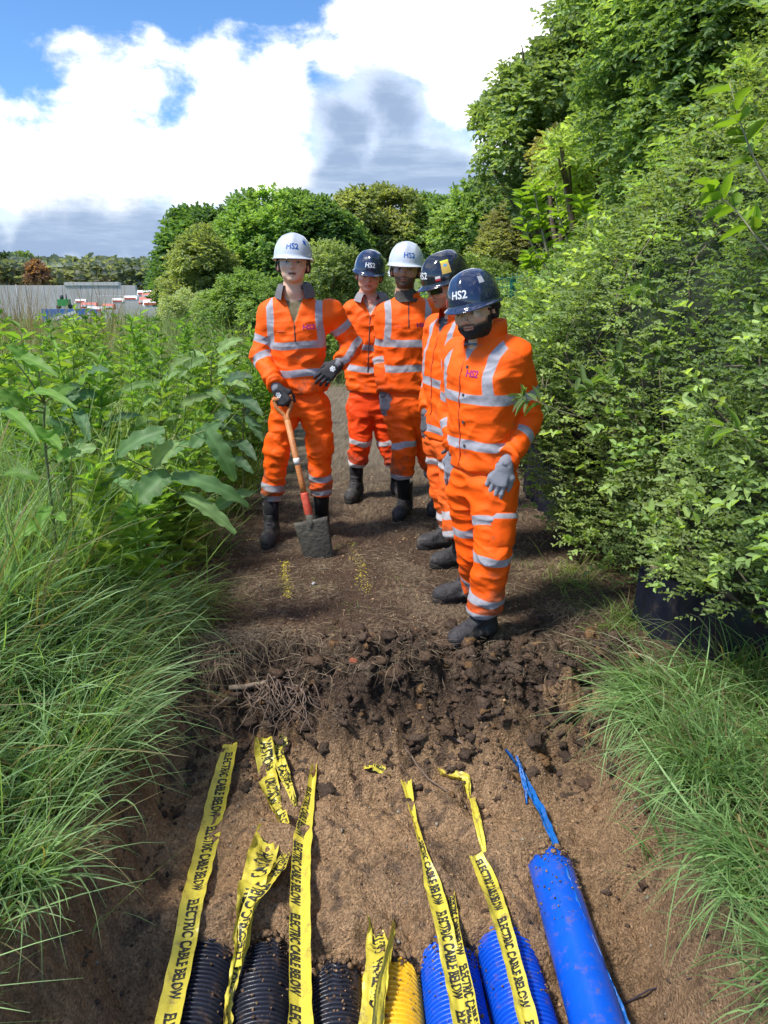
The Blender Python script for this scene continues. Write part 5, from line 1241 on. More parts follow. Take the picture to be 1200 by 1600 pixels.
mk('inner_shade_sheet', np.concatenate([V, V2]), np.concatenate([q0, q0[:, ::-1] + nV]), mat('inner_shade_sheet', (.016, .026, .010), .95, var=.6, vscale=14, bump=1, bscale=20), hedge, None, None, True, org)  # near-black sheet inside the hedge, its colour stands in for shade among the twigs
mb = MB()
for _ in range(150):
    y0 = rng.uniform(1.9, 9); h0 = rng.uniform(.0, 3.5); p = hedge_pt(np.array([y0, y0 + rng.normal() * .3, y0 + rng.normal() * .5]), np.array([h0, h0 + .35, h0 + rng.uniform(.5, 1.1)]), 0.05)
    p[0, 0] += .3; p[2, 0] -= .04; V_, F_ = tube(catmull(p, 12), np.linspace(.007, .002, 12), 5); mb.add(V_, F_)
mb.build('branch', mat('thin_branch', (.16, .13, .09), .9), hedge, True, org)
# black plastic barrier at the foot of the hedge
def barrier(pts, z0, z1, label):
    C = catmull([np.array([x, y, 0]) for x, y in pts], 60); V = []
    for k, p in enumerate(C):
        g_ = h1(p[0], p[1]); w_ = .012 * math.sin(k * .9) + .010 * math.sin(k * .37)
        for t in np.linspace(0, 1, 7): V.append([p[0] + w_ + .02 * t, p[1], g_ + z0 + (z1 - z0 + .012 * math.sin(k * .5)) * t])
    V = np.array(V); i = np.arange(60 * 7).reshape(60, 7); F = np.stack([i[:-1, :-1], i[:-1, 1:], i[1:, 1:], i[1:, :-1]], -1).reshape(-1, 4); n_ = len(V)
    root = mk('plastic_barrier', np.concatenate([V, V + [.006, 0, 0]]), np.concatenate([F, F[:, ::-1] + n_]), mat('black_plastic', (.010, .012, .022), .35, var=.3, vscale=6, bump=.3, bscale=12, dirt=(.10, .08, .06), dirta=.4), None, None, None, True, C[0])
    tag(root, label, 'barrier', 'black plastic barriers at the foot of the hedge')
    for f_ in (.1, .5, .85):
        p = C[int(f_ * 59)]; V_, F_ = boxv((p[0] + .03, p[1] - .02, h1(p[0], p[1]) - .05), (p[0] + .07, p[1] + .02, h1(p[0], p[1]) + z1 + .02)); mk('post', V_, F_, BARK, root, None, None, False, C[0])
barrier([(1.24, 3.38), (1.30, 3.15), (1.42, 2.9), (1.56, 2.6), (1.7, 2.3)], -.05, .30, 'black plastic sheet barrier above the long grass at the right edge')
barrier([(1.12, 5.75), (1.15, 5.3), (1.22, 4.85)], -.05, .42, 'short dark piece of plastic barrier half hidden under the hedge behind the nearest man')
# ------------------------------------------------------------------ shoots and saplings with paler leaves
def shoot(name, label, pts, r, nl, ll, col, lw=.34, cat='shoot', group=None, up=.5, extra=()):
    C = catmull(pts, 24); root = empty(name, C[0], label, cat, group); mb = MB(); V_, F_ = tube(C, np.linspace(r, r * .3, 24), 6); mb.add(V_, F_)
    allC = [C]
    for e in extra: 
        E_ = catmull(e, 16); V_, F_ = tube(E_, np.linspace(r * .6, r * .2, 16), 5); mb.add(V_, F_); allC.append(E_)
    mb.build('stem', mat('pale_stem', (.30, .27, .17), .8), root, True, C[0])
    lb = LB()
    for Q in allC:
        m_ = max(4, int(nl * (1 if Q is C else .6))); t = rng.uniform(.25, 1.0, m_) ** .8 * (len(Q) - 1); k = t.astype(int).clip(0, len(Q) - 2); P = Q[k] + (Q[k + 1] - Q[k]) * (t - k)[:, None]
        ax_ = unit(np.gradient(Q, axis=0))[k]; a_ = np.arange(m_) * 2.4; x_, y_, z_ = frame(ax_[0]); D = unit(ax_ * .55 + np.cos(a_)[:, None] * x_ + np.sin(a_)[:, None] * y_)
        lb.add(*leafV(P, D, np.tile([0, 0, 1.], (m_, 1)) + .5 * rdir(m_), rng.uniform(.7, 1.2, m_) * ll, rng.uniform(.8, 1.1, m_) * ll * lw, np.array(col) * rng.uniform(.8, 1.25, (m_, 1)), .25))
    lb.build('leaves', LEAF, root, C[0]); return root
sg = 'pale leafy shoots standing out of the hedge'
shoot('leafy_shoot', 'bright shoot reaching in from the top right edge of the photo', [PY(1230, 330, 2.9), PY(1185, 260, 2.9), PY(1160, 200, 2.9), PY(1140, 130, 2.95)], .005, 14, .10, (.20, .33, .05), .42, group=sg)
shoot('leafy_shoot', 'bright yellow green shoot at the right edge below the topmost one', [PY(1230, 420, 2.7), PY(1190, 380, 2.7), PY(1150, 330, 2.75), PY(1105, 290, 2.8)], .005, 18, .10, (.23, .38, .05), .42, group=sg)
shoot('leafy_shoot', 'pale shoot pointing left at mid height at the right edge', [PY(1230, 700, 2.3), PY(1190, 690, 2.3), PY(1150, 672, 2.35), PY(1110, 664, 2.4)], .004, 10, .085, (.20, .32, .07), .32, group=sg)
shoot('leafy_shoot', 'grey green pointed-leaf shoot touching the sleeve of the nearest man', [PY(900, 650, 3.1), PY(870, 640, 3.05), PY(842, 628, 3.02), PY(812, 618, 3.0)], .0035, 16, .075, (.16, .25, .09), .28, group=sg)
for (x0, y0, x1, y1, lab) in ((930, 640, 905, 590, 'small pointed-leaf shoot on the hedge right of the nearest man'), (985, 600, 960, 560, 'pointed-leaf shoot in the middle of the hedge face'), (1040, 590, 1030, 540, 'grey green shoot right of the other pointed-leaf shoots'), (1020, 480, 1000, 440, 'small bright shoot high on the hedge face')):
    shoot('leafy_shoot', lab, [PY(x0, y0, 3.9), PY((x0 + x1) / 2 + 5, (y0 + y1) / 2, 3.75), PY(x1, y1, 3.65)], .004, 16, .11, (.15, .24, .08), .26, group=sg)
shoot('sapling', 'young tree with pale bare stems and bright yellow green leaf tips above the green fence', [PY(870, 480, 8.6), PY(860, 420, 8.6), PY(845, 350, 8.6), PY(832, 285, 8.6)], .022, 70, .15, (.24, .38, .05), .30, 'sapling', None,
      extra=([PY(866, 450, 8.6), PY(890, 400, 8.5), PY(872, 330, 8.5), PY(868, 285, 8.5)], [PY(868, 460, 8.6), PY(905, 420, 8.4), PY(915, 350, 8.4), PY(905, 310, 8.4)], [PY(862, 430, 8.6), PY(830, 380, 8.7), PY(815, 330, 8.7), PY(818, 300, 8.7)], [PY(864, 450, 8.6), PY(835, 420, 8.7), PY(825, 395, 8.7)]))
crown_tree('bush', 'yellow green bush with a few brown leaves between the big tree and the hedge', 'bush', 9.5, [(905, 270, 45), (940, 240, 50), (960, 300, 50), (880, 250, 28), (930, 330, 40), (975, 360, 40)], 1500, .085, (.10, .16, .04), (.17, .24, .05), 940, .4, 6, dy=.4)
crown_tree('bush', 'brownish green bush half in front of the big tree crown', 'bush', 11, [(880, 250, 38), (910, 262, 40), (860, 275, 25)], 1000, .07, (.13, .13, .035), (.09, .12, .03), 890, .5, 6, dy=.4)
# big tree and the trees on the right
crown_tree('tree', 'tall leafy tree with sky showing through its crown, standing on the right beyond the hedge', 'tree', 13.5, [(800, 170, 46), (785, 195, 34), (872, 95, 52), (822, 115, 30), (915, 35, 52), (950, 70, 60), (850, 165, 62), (795, 240, 40), (822, 285, 42), (775, 268, 28), (835, 325, 42), (885, 335, 50), (790, 310, 30), (850, 240, 50), (880, 215, 60), (925, 140, 70), (960, 10, 60), (880, 290, 50), (930, 220, 60), (770, 180, 20)], 13000, .095, (.060, .105, .034), (.11, .17, .055), 900, .62, 6, gap=-.04, tr=.09, dy=1.1, fine=1.5)
crown_tree('tree', 'dark dense tree rising above the hedge at the upper right', 'tree', 6.6, [(1000, 90, 75, .3), (1060, 30, 95, 0), (1130, 80, 100, -.5), (1190, 20, 110, -.8), (1010, 200, 70, .2), (1090, 180, 85, -.4), (1180, 200, 100, -1.0), (970, 170, 45, .8), (1040, 280, 70, .0), (980, -30, 70, .6), (1120, -40, 100, -.3)], 7600, .068, (.060, .115, .032), (.115, .19, .055), 1120, .42, 7, gap=-.5, tr=.13, dy=.1, fine=2.6)
# the row of trees behind the men
tg = 'trees closing the view behind the men'
rows = [
 ('dark narrow tree at the left end of the row behind the men', 24, [(300, 370, 32), (330, 365, 28), (285, 400, 30), (265, 425, 24), (320, 410, 40), (290, 450, 40)], 2400, .20, GD, G1),
 ('yellowish olive bush in front of the dark tree at the left end of the row', 19, [(310, 400, 30), (300, 440, 38), (335, 430, 34), (318, 375, 16), (345, 470, 36), (290, 475, 30)], 2600, .12, (.09, .13, .04), (.13, .17, .05)),
 ('tall mid green tree left of the first man', 21, [(395, 345, 34), (425, 330, 28), (375, 375, 36), (420, 385, 50), (370, 430, 50), (440, 440, 50), (400, 470, 50)], 4200, .15, G1, G2),
 ('rounded green tree just behind the first man', 22, [(470, 345, 34), (500, 350, 30), (455, 330, 22), (520, 370, 36), (480, 400, 50), (540, 400, 36)], 3400, .16, (.05, .11, .025), (.09, .16, .04)),
 ('tree with a pale grey green top above the navy hard hat of the second man', 23, [(560, 335, 30), (545, 325, 16), (595, 330, 30), (625, 330, 24), (580, 370, 44), (620, 380, 44)], 3400, .15, (.085, .125, .045), (.13, .16, .06)),
 ('green tree above the middle of the group', 24, [(660, 345, 28), (690, 350, 30), (650, 390, 40), (700, 395, 40)], 2400, .17, (.06, .12, .035), (.09, .16, .04)),
 ('broad green tree right of the white hard hat in the middle', 22, [(715, 325, 26), (745, 322, 28), (775, 335, 30), (730, 365, 46), (780, 375, 46), (750, 410, 46)], 3600, .16, (.045, .10, .024), (.10, .17, .04)),
 ('brownish olive tree at the right end of the row, left of the tall tree', 19, [(800, 355, 34), (830, 345, 32), (790, 400, 40), (835, 395, 42), (810, 430, 40), (860, 400, 40)], 3800, .12, (.09, .10, .035), (.12, .15, .04)),
 ('grey green bush right behind the shoulder of the first man', 14, [(520, 430, 45), (560, 450, 45), (500, 470, 42), (540, 490, 48), (480, 500, 40)], 4200, .075, (.085, .13, .05), (.13, .18, .07)),
 ('low green bush closing the end of the path', 12.6, [(590, 520, 40), (540, 530, 36), (640, 510, 45), (500, 535, 36), (690, 500, 50)], 3400, .07, (.07, .13, .03), (.14, .22, .05)),
 ('bush behind the man in the black hard hat', 12.8, [(740, 450, 42), (780, 460, 42), (700, 460, 40), (750, 500, 50), (800, 500, 50)], 3400, .07, (.07, .12, .03), (.12, .18, .05)),
 ('bush between the first man and the tall weeds on the left', 13, [(380, 470, 40), (340, 490, 34), (420, 480, 38), (390, 520, 44)], 3000, .07, (.06, .12, .03), (.11, .18, .045)),
 ('small silvery green bush at the far left of the row above the weeds', 15, [(300, 480, 24), (330, 485, 24), (270, 485, 16)], 1300, .06, (.14, .19, .10), (.17, .22, .13))]
for lab, Y_, bl, ns, lf, c1, c2 in rows:
    isb = 'bush' in lab; crown_tree('bush' if isb else 'tree', lab, 'bush' if isb else 'tree', Y_, bl, int(ns * 1.5), lf * .74, c1, c2, None, .55, 6, tg if not isb else 'bushes behind the men', dy=1.0 if not isb else .5, fine=1.2 if not isb else 2.2, tr=.14 if not isb else .04, gap=-.35)
# green wire fence
fr_ = empty('wire_fence', PY(820, 470, 9.6) * [1, 1, 0], 'green wire mesh fence with green posts behind the nearest man', 'fence'); fo_ = np.array(fr_.location)
GF = mat('green_fence', (.02, .16, .11), .45)
xa, xb = PY(762, 430, 9.6)[0], PY(872, 430, 9.6)[0]
for px_ in (802, 868):
    x_ = PY(px_, 430, 9.6)[0]; V_, F_ = boxv((x_ - .035, 9.57, .0), (x_ + .035, 9.63, 1.78 if px_ > 820 else 1.62)); mk('post', V_, F_, GF, fr_, None, None, False, fo_)
mb = MB()
for z_ in np.arange(.3, 1.8, .10):
    V_, F_ = tube([(xa - 1.2, 9.56, z_ - .35), (xa, 9.56, z_ - .10), (xb, 9.56, z_)], .005, 4); mb.add(V_, F_)
for x_ in np.arange(xa - 1.2, xb, .06):
    t_ = (x_ - xa) / (xb - xa); top = 1.75 - (.10 * (1 - max(t_, 0)) if t_ > 0 else .10 + .25 * (-t_) * (xb - xa) / 1.2); V_, F_ = tube([(x_, 9.56, .2), (x_, 9.56, top)], .0035, 4); mb.add(V_, F_)
mb.build('mesh_panel', GF, fr_, False, fo_)
# ------------------------------------------------------------------ grass
def grass(name, label, zones, mt=GRASS):
    lb = LB()
    for (n, x0, x1, y0, y1, l0, l1, w, lean, leanj, dr, c1, c2, nseg, clump) in zones:
        x = rng.uniform(x0, x1, n); y = rng.uniform(y0, y1, n)
        if clump: kx = rng.uniform(x0, x1, clump); ky = rng.uniform(y0, y1, clump); k = rng.integers(0, clump, n); x = kx[k] + rng.normal(size=n) * .05; y = ky[k] + rng.normal(size=n) * .05
        leanj = leanj * 1.3
        cl_ = rng.normal(size=(n, 2)) * leanj if not clump else (rng.normal(size=(clump, 2)) * leanj * .7)[k] + rng.normal(size=(n, 2)) * leanj * .6
        D = unit(np.stack([lean[0] + cl_[:, 0], lean[1] + cl_[:, 1], np.full(n, 1.0)], 1)); z = hgt(x, y)
        Ln = (l0 + (l1 - l0) * rng.random(n) ** 1.2) * rng.uniform(.6, 1.08, n) * (1 + .25 * n2d(x, y, 1.5, 2, 50.))
        P = np.stack([x, y, z - .01], 1); c = colmix(P, c1, c2, 1.3, 8) * rng.uniform(.6, 1.35, (n, 1)); dry = rng.random(n) < .14; c[dry] = np.array([.30, .25, .12]) * rng.uniform(.5, 1.1, (dry.sum(), 1))
        lb.add(*strands(P, D, Ln, w * rng.uniform(.6, 1.3, n), dr * rng.uniform(.2, 1.7, n), c, nseg, .38))
    return tag(lb.build(name, mt), label, kind='stuff')
BG1, BG2 = (.20, .34, .13), (.30, .46, .19); YG1, YG2 = (.17, .26, .06), (.27, .37, .10)
grass('long_grass', 'long green grass growing thickly on the left bank and hanging over the trench', [
    (3800, -1.75, -1.08, 2.35, 3.25, .35, .66, .0044, (.62, -.30), .28, .42, BG1, BG2, 6, 60),
    (5200, -2.0, -1.03, 1.2, 2.4, .28, .55, .0040, (.30, -.15), .35, .45, BG1, BG2, 6, 40),
    (900, -1.6, -1.1, 2.3, 3.4, .15, .40, .0020, (.3, -.3), .6, .8, (.26, .21, .10), (.34, .28, .14), 5, 0),
    (300, -1.35, -1.15, 1.2, 2.2, .15, .35, .003, (.5, -.2), .4, .7, YG1, BG2, 5, 14),
    (420, -1.7, -1.15, 2.0, 3.4, .45, .68, .0055, (.55, -.10), .3, .30, (.22, .36, .17), (.28, .42, .20), 7, 0),
    (260, -1.6, -1.32, 1.3, 2.0, .35, .6, .005, (.6, -.1), .4, .35, (.22, .36, .17), (.28, .42, .20), 7, 0),
    (260, -1.75, -1.35, 2.6, 4.5, .9, 1.25, .0050, (.10, -.1), .2, .15, (.16, .28, .10), (.26, .36, .14), 7, 0),
    (1500, -1.25, -.98, 2.9, 3.7, .2, .45, .003, (.4, -.4), .4, .7, YG1, YG2, 5, 24),
    (4400, -3.0, -1.45, 2.0, 4.2, .55, 1.0, .0056, (.14, -.06), .20, .28, BG1, BG2, 6, 60),
    (9000, -5.5, -1.35, 3.8, 8.0, .6, 1.10, .0058, (.05, 0), .2, .35, BG1, YG2, 5, 0),
    (1600, -1.5, -1.1, 3.6, 7.5, .3, .7, .004, (.3, 0), .3, .5, YG1, YG2, 5, 30)])
grass('meadow_grass', 'pale feathery meadow grass on the field beyond the left bank', [
    (15000, -9, -1.9, 7.0, 14, .7, 1.15, .006, (.02, 0), .18, .25, (.22, .31, .10), (.34, .41, .18), 4, 0),
    (15000, -24, -2.5, 13, 34, .7, 1.1, .012, (.02, 0), .15, .25, (.22, .30, .11), (.32, .38, .17), 3, 0),
    (5000, -1.5, 3, 11.5, 18, .4, .8, .007, (0, 0), .2, .3, (.14, .25, .06), (.25, .35, .10), 4, 0)])
grass('verge_grass', 'clump of long fresh green grass drooping over the right edge of the trench', [
    (3300, 1.02, 1.55, 2.05, 2.75, .28, .55, .0040, (-.42, -.24), .35, .6, (.15, .27, .08), (.25, .40, .15), 7, 34),
    (5200, 1.03, 1.8, 1.2, 2.2, .25, .50, .0040, (-.35, -.2), .35, .6, (.15, .27, .08), (.25, .40, .15), 7, 26),
    (700, 1.0, 1.3, 3.1, 4.2, .1, .28, .0025, (-.2, -.2), .5, .6, YG1, YG2, 5, 14),
    (40, 1.2, 1.5, 2.5, 2.9, .5, .8, .003, (-.5, -.1), .4, .7, (.3, .34, .2), (.35, .36, .22), 7, 0),
    (260, -.9, 1.0, 3.2, 4.8, .04, .10, .002, (0, 0), .6, .3, YG1, YG2, 4, 14)])
# ------------------------------------------------------------------ broad-leaved weeds
def bigleaf(p0, p1, wd, sag, col, nrm_=(0, 0, 1), wavy=.12, n=18, m=7):
    p0 = np.asarray(p0, float); p1 = np.asarray(p1, float); L_ = np.linalg.norm(p1 - p0); d = (p1 - p0) / L_; nn = unit(np.asarray(nrm_, float) - d * (d @ np.asarray(nrm_, float))); s_ = np.cross(d, nn)
    V = []; ph_ = rng.random() * 6
    for t in np.linspace(0, 1, n):
        w_ = wd * .42 * (math.sin(math.pi * min(1, t * .90 + .08)) ** .6) * (1.1 - .35 * t) + .002
        c_ = p0 + d * L_ * t + nn * sag * L_ * (4 * t * (1 - t)) * .5
        for b in np.linspace(-1, 1, m):
            e = 1 + (.03 * math.sin(t * 46 + ph_) + .03 * math.sin(t * 83 + b)) * abs(b); rip = wavy * wd * (math.sin(t * 24 + ph_ + 2 * b) * b * b + .25 * math.sin(t * 40) * abs(b)) + wd * .10 * abs(b) ** 1.3 - (.03 * wd if abs(b) < .1 else 0)
            V.append(c_ + s_ * w_ * b * e + nn * rip * (.4 + .6 * (w_ / (wd * .5 + .001))))
    i = np.arange(n * m).reshape(n, m); F = np.stack([i[:-1, :-1], i[1:, :-1], i[1:, 1:], i[:-1, 1:]], -1).reshape(-1, 4); V = np.array(V)
    c = np.array(col) * (1 + .18 * pn(V * 25))[:, None]; mid = np.tile(np.abs(np.linspace(-1, 1, m)) < .1, n); c[mid] = c[mid] * 1.25 + .01
    return V, F, np.clip(c, .005, 1)
def dock(label, stem, leaves, col, stemcol=(.22, .07, .04)):
    C = catmull(stem, 20); root = empty('dock_plant', C[0], label, 'plant', 'broad-leaved dock plants on the left bank'); V_, F_ = tube(C, np.linspace(.009, .004, 20), 8); mk('stem', V_, F_, mat('dock_stem_%d' % int(stemcol[0] * 100), stemcol, .6, var=.3, vscale=30), root, None, None, True, C[0])
    L0 = np.mean([np.linalg.norm(l_[1] - l_[0]) for l_ in leaves]); ex_ = []
    for m_ in range(13):
        s_ = C[int(rng.uniform(7, 19.9))]; a_ = rng.uniform(0, 6.28); dd = unit([math.cos(a_), math.sin(a_), rng.uniform(-.5, .5)]); p0 = s_ + dd * .05; ex_.append((p0, p0 + dd * L0 * rng.uniform(.4, .75), L0 * rng.uniform(.2, .28), .3, tuple(np.array(col) * rng.uniform(.75, 1.3))))
    for (p0, p1, wd, sag, cc_) in list(leaves) + ex_:
        k = np.argmin(((C - p0) ** 2).sum(1)); mb = MB(); V_, F_, c_ = bigleaf(p0, p1, wd, sag, cc_ or col, unit(CAM - p0) * .75 + np.array([0, 0, .7])); o = mk('leaf', V_, F_, LEAF, root, c_, None, True, C[0])
        if cc_ and cc_[0] > cc_[1] * .9: o['label'] = 'yellowed leaf'
        V_, F_ = tube([C[k], (C[k] + p0) / 2 + [0, 0, .01], np.asarray(p0)], [.004, .003, .003], 5); mk('leaf_stalk', V_, F_, mat('dock_stalk', (.14, .18, .05), .6), o, None, None, True, C[0])
DK = (.15, .28, .11); DL = (.24, .38, .14); YL = (.42, .36, .03)
q = lambda a_, b_, y_=3.3: PY(a_, b_, y_)
dock('largest dock plant, with big drooping leaves above the left edge of the path', [RG(285, 962), q(262, 900, 3.4), q(222, 830, 3.42), q(232, 760, 3.45), q(262, 700, 3.5)],
     [(q(258, 672), q(176, 722), .105, .25, DK), (q(196, 733), q(110, 792), .10, .2, DK), (q(262, 738), q(203, 800, 3.2), .15, .15, DK), (q(322, 672), q(366, 752), .105, .25, DK), (q(286, 772), q(368, 834, 3.25), .085, .2, DL), (q(268, 745), q(388, 792, 3.35), .10, .3, DK),
      (q(240, 730), q(280, 690), .12, .2, DL), (q(300, 700), q(345, 660, 3.5), .09, .2, DK), (q(262, 955, 3.35), q(306, 992, 3.28), .085, .2, YL), (q(214, 885, 3.38), q(246, 985, 3.3), .06, .2, (.34, .33, .03)), (q(330, 800), q(400, 770, 3.5), .08, .3, DK), (q(150, 700), q(90, 720), .08, .2, DL)], DK)
specs = [(2.9, 70, 690, [(20, 560, 90, 590), (0, 640, 60, 690), (40, 620, 120, 640), (90, 700, 30, 660), (60, 580, 10, 540)], 'bright young dock plant at the left edge of the photo', (.16, .30, .06)),
         (4.3, 140, 660, [(160, 620, 95, 625), (130, 600, 170, 580), (110, 680, 60, 650), (160, 670, 220, 650), (120, 640, 140, 690)], 'dock plant with glossy pale leaves left of the largest one', (.13, .24, .12)),
         (4.6, 250, 640, [(240, 600, 180, 620), (262, 590, 300, 560), (250, 650, 200, 680), (280, 640, 330, 620), (240, 570, 220, 530)], 'dock plant right behind the largest one', DL),
         (5.2, 330, 620, [(320, 560, 280, 590), (340, 550, 380, 530), (320, 610, 360, 640), (345, 600, 390, 610), (310, 590, 270, 560)], 'dock plant beside the elbow of the first man', DL),
         (5.0, 380, 690, [(370, 620, 410, 650), (360, 640, 330, 670), (385, 650, 410, 690), (370, 690, 400, 720), (350, 600, 395, 590), (360, 715, 395, 740)], 'dock plant with grey green leaves next to the legs of the first man', (.10, .19, .10))]
for Y_, bx, by, lv, lab, cl_ in specs:
    b = PY(bx, by, Y_); g_ = np.array([b[0] - .03, Y_, h1(b[0], Y_)]); top = PY(bx, by - 60, Y_)
    dock(lab, [g_, (g_ + b) / 2, b, top], [(PY(a_, b_, Y_ - .05), PY(c_, d_, Y_ - rng.uniform(.05, .3)), (.075 * Y_ / 3.6) * rng.uniform(.8, 1.2), .25, tuple(np.array(cl_) * rng.uniform(.8, 1.2))) for a_, b_, c_, d_ in lv], cl_, (.13, .17, .06))
# tall leafy weeds
def weed(label, x, y, hgt_, col, ll, nl, lw=.22, droop=.3):
    z0 = h1(x, y); lx_, ly_ = rng.normal() * .10, rng.normal() * .10
    C = catmull([(x, y, z0), (x + lx_ * .3, y + ly_ * .3, z0 + hgt_ * .5), (x + lx_, y + ly_, z0 + hgt_)], 16); root = empty('leafy_weed', C[0], label, 'plant', 'tall leafy weeds on the left bank')
    V_, F_ = tube(C, np.linspace(.005, .0018, 16), 5); mk('stem', V_, F_, mat('weed_stem', (.12, .17, .05), .7), root, None, None, True, C[0])
    t = np.linspace(.22, 1, nl); k = (t * 15).astype(int); P = C[k]; a_ = np.arange(nl) * 2.4 + rng.random() * 6; el_ = .35 + .6 * t
    D = np.stack([np.cos(a_), np.sin(a_), el_], 1); l_ = ll * (1.15 - .55 * t) * rng.uniform(.8, 1.2, nl)
    V1, F1, c1 = leafV(P, D, np.tile([0, 0, 1.], (nl, 1)) + .2 * rdir(nl), l_, l_ * lw * 1.3, np.array(col) * rng.uniform(.75, 1.3, (nl, 1)), droop)
    # side sprays of small leaves
    m_ = nl; j_ = rng.integers(6, 16, m_); V2_, F2_, c2_ = leafV(C[j_], rdir(m_) + [0, 0, .5], rdir(m_) + [0, 0, 1.], np.full(m_, ll * .45), np.full(m_, ll * .12), np.array(col) * rng.uniform(.9, 1.5, (m_, 1)), .2)
    mk('leaves', np.concatenate([V1, V2_]), np.concatenate([F1, F2_ + len(V1)]), LEAF, root, np.concatenate([c1, c2_]), None, False, C[0])
pos = ['near the dock plants', 'at the back of the bank', 'close to the path edge', 'in the middle of the bank']
kinds = ['bright green', 'fresh mid green', 'yellow green', 'dark green']
for i_ in range(120):
    y = rng.uniform(3.7, 8.5) if i_ > 6 else rng.uniform(3.0, 3.7); x = -1.13 - rng.random() ** 2.0 * (1.6 + .25 * (y - 3)) ; kk = i_ % 4
    where = pos[2] if x > -1.45 else pos[1] if y > 6.5 else pos[0] if y < 4.6 else pos[3]
    weed('tall %s leafy weed growing among the grass %s' % (kinds[kk], where), x, y, rng.uniform(.75, 1.12) if y > 4 else rng.uniform(.45, .75), [(.20, .35, .07), (.16, .29, .07), (.25, .37, .08), (.12, .22, .06)][kk], rng.uniform(.10, .20), int(rng.uniform(20, 38)))
# reddish seed stalks at the far left
lb = LB(); n = 380; px_ = rng.choice([20, 50, 160, 180, 70, 8], n); x = np.empty(n); y = rng.uniform(10, 13, n); x = (px_ + rng.normal(size=n) * 16 - 600) / FPX * y * 1.0; P = np.stack([x, y, hgt(x, y)], 1)
lb.add(*strands(P, unit(np.array([0, 0, 1.]) + .22 * rng.normal(size=(n, 3)) * [1, 1, 0]), rng.uniform(1.2, 1.75, n), np.full(n, .004), .05 * np.ones(n), np.array([.30, .20, .11]) * rng.uniform(.6, 1.3, (n, 1)), 4, .1))
tag(lb.build('seed_stalks', GRASS), 'reddish brown seed stalks rising over the meadow grass at the far left', kind='stuff')
# ------------------------------------------------------------------ the works and the woods far on the left
CO = mat('concrete', (.46, .44, .42), .85, var=.12, vscale=.8, bump=.2, bscale=6)
Yw = 80.0; xl_ = PY(-160, 450, Yw)[0]; xr_ = PY(212, 450, Yw)[0]; zt = PY(100, 446, Yw)[2]
o = np.array([xl_, Yw, -4.0]); wl = empty('concrete_wall', o, 'long grey concrete retaining wall of the works in the distance at the left', 'wall')
n_ = 13
for k in range(n_):
    a_ = xl_ + (xr_ - xl_) * k / n_; b_ = xl_ + (xr_ - xl_) * (k + 1) / n_ - .04; dz = (0 if k < 8 else .0)
    V_, F_ = boxv((a_, Yw, -4.5), (b_, Yw + .6, zt + dz)); mk('wall_panel', V_, F_, CO, wl, None, None, False, o)
V_, F_ = boxv((PY(100, 440, Yw)[0], Yw - .1, zt + .003), (PY(185, 440, Yw)[0], Yw + .7, zt + .32)); mk('coping', V_, F_, mat('concrete_light', (.5, .5, .49), .8), wl, None, None, False, o)
V_, F_ = boxv((PY(150, 470, 70)[0], 69.5, -4), (PY(250, 470, 70)[0], 70.1, PY(100, 462, 70)[2])); w2 = mk('concrete_block_wall', V_, F_, CO, None, None, None, False, (V_[0])); tag(w2, 'lower pale concrete wall in front of the right end of the long wall', 'wall')
RB = mat('barrier_red', (.55, .09, .06), .5); WB_ = mat('barrier_white', (.7, .7, .7), .5)
def barrier2(px, py, Y_, w_, h_, red, label):
    p = PY(px, py, Y_); o = np.array([p[0], p[1], p[2] - h_ / 2]); r_ = empty('traffic_barrier', o, label, 'barrier', 'red and white barriers on the far works')
    mb = MB()
    V_ = np.array([(-w_ / 2, -.25, 0), (w_ / 2, -.25, 0), (w_ / 2, .25, 0), (-w_ / 2, .25, 0), (-w_ / 2, -.25, h_ * .25), (w_ / 2, -.25, h_ * .25), (w_ / 2, .25, h_ * .25), (-w_ / 2, .25, h_ * .25), (-w_ / 2, -.08, h_), (w_ / 2, -.08, h_), (w_ / 2, .08, h_), (-w_ / 2, .08, h_)]) + o
    F_ = [(0, 1, 5, 4), (1, 2, 6, 5), (2, 3, 7, 6), (3, 0, 4, 7), (4, 5, 9, 8), (5, 6, 10, 9), (6, 7, 11, 10), (7, 4, 8, 11), (8, 9, 10, 11), (3, 2, 1, 0)]
    mk('body', V_, F_, RB if red else WB_, r_, None, None, False, o); V_, F_ = boxv(o + [-w_ * .42, -.30, h_ * .30], o + [w_ * .42, -.262, h_ * .62]); mk('panel', V_, F_, WB_ if red else RB, r_, None, None, False, o)
hz = [(140, 477, 50, 1, 'row of barriers left of the pale stones'), (170, 479, 50, 1, ''), (127, 471, 60, 0, ''), (185, 470, 55, 0, ''), (205, 466, 55, 0, ''), (236, 462, 45, 1, ''), (248, 456, 50, 1, ''), (256, 462, 45, 1, ''), (244, 468, 42, 0, ''), (262, 468, 42, 1, ''), (228, 458, 50, 0, ''), (258, 452, 52, 1, ''), (150, 484, 44, 0, ''), (240, 474, 40, 0, ''), (264, 457, 45, 0, ''), (232, 470, 41, 1, '')]
wh = ['left of the green machine', 'right of the green machine', 'in the heap at the right end of the concrete wall']
for (px_, py_, Y_, red, _) in hz:
    barrier2(px_, py_, Y_, 1.1 * rng.uniform(.7, 1), .36, red, '%s plastic barrier %s' % ('red' if red else 'white', wh[0] if px_ < 90 else wh[1] if px_ < 215 else wh[2]))
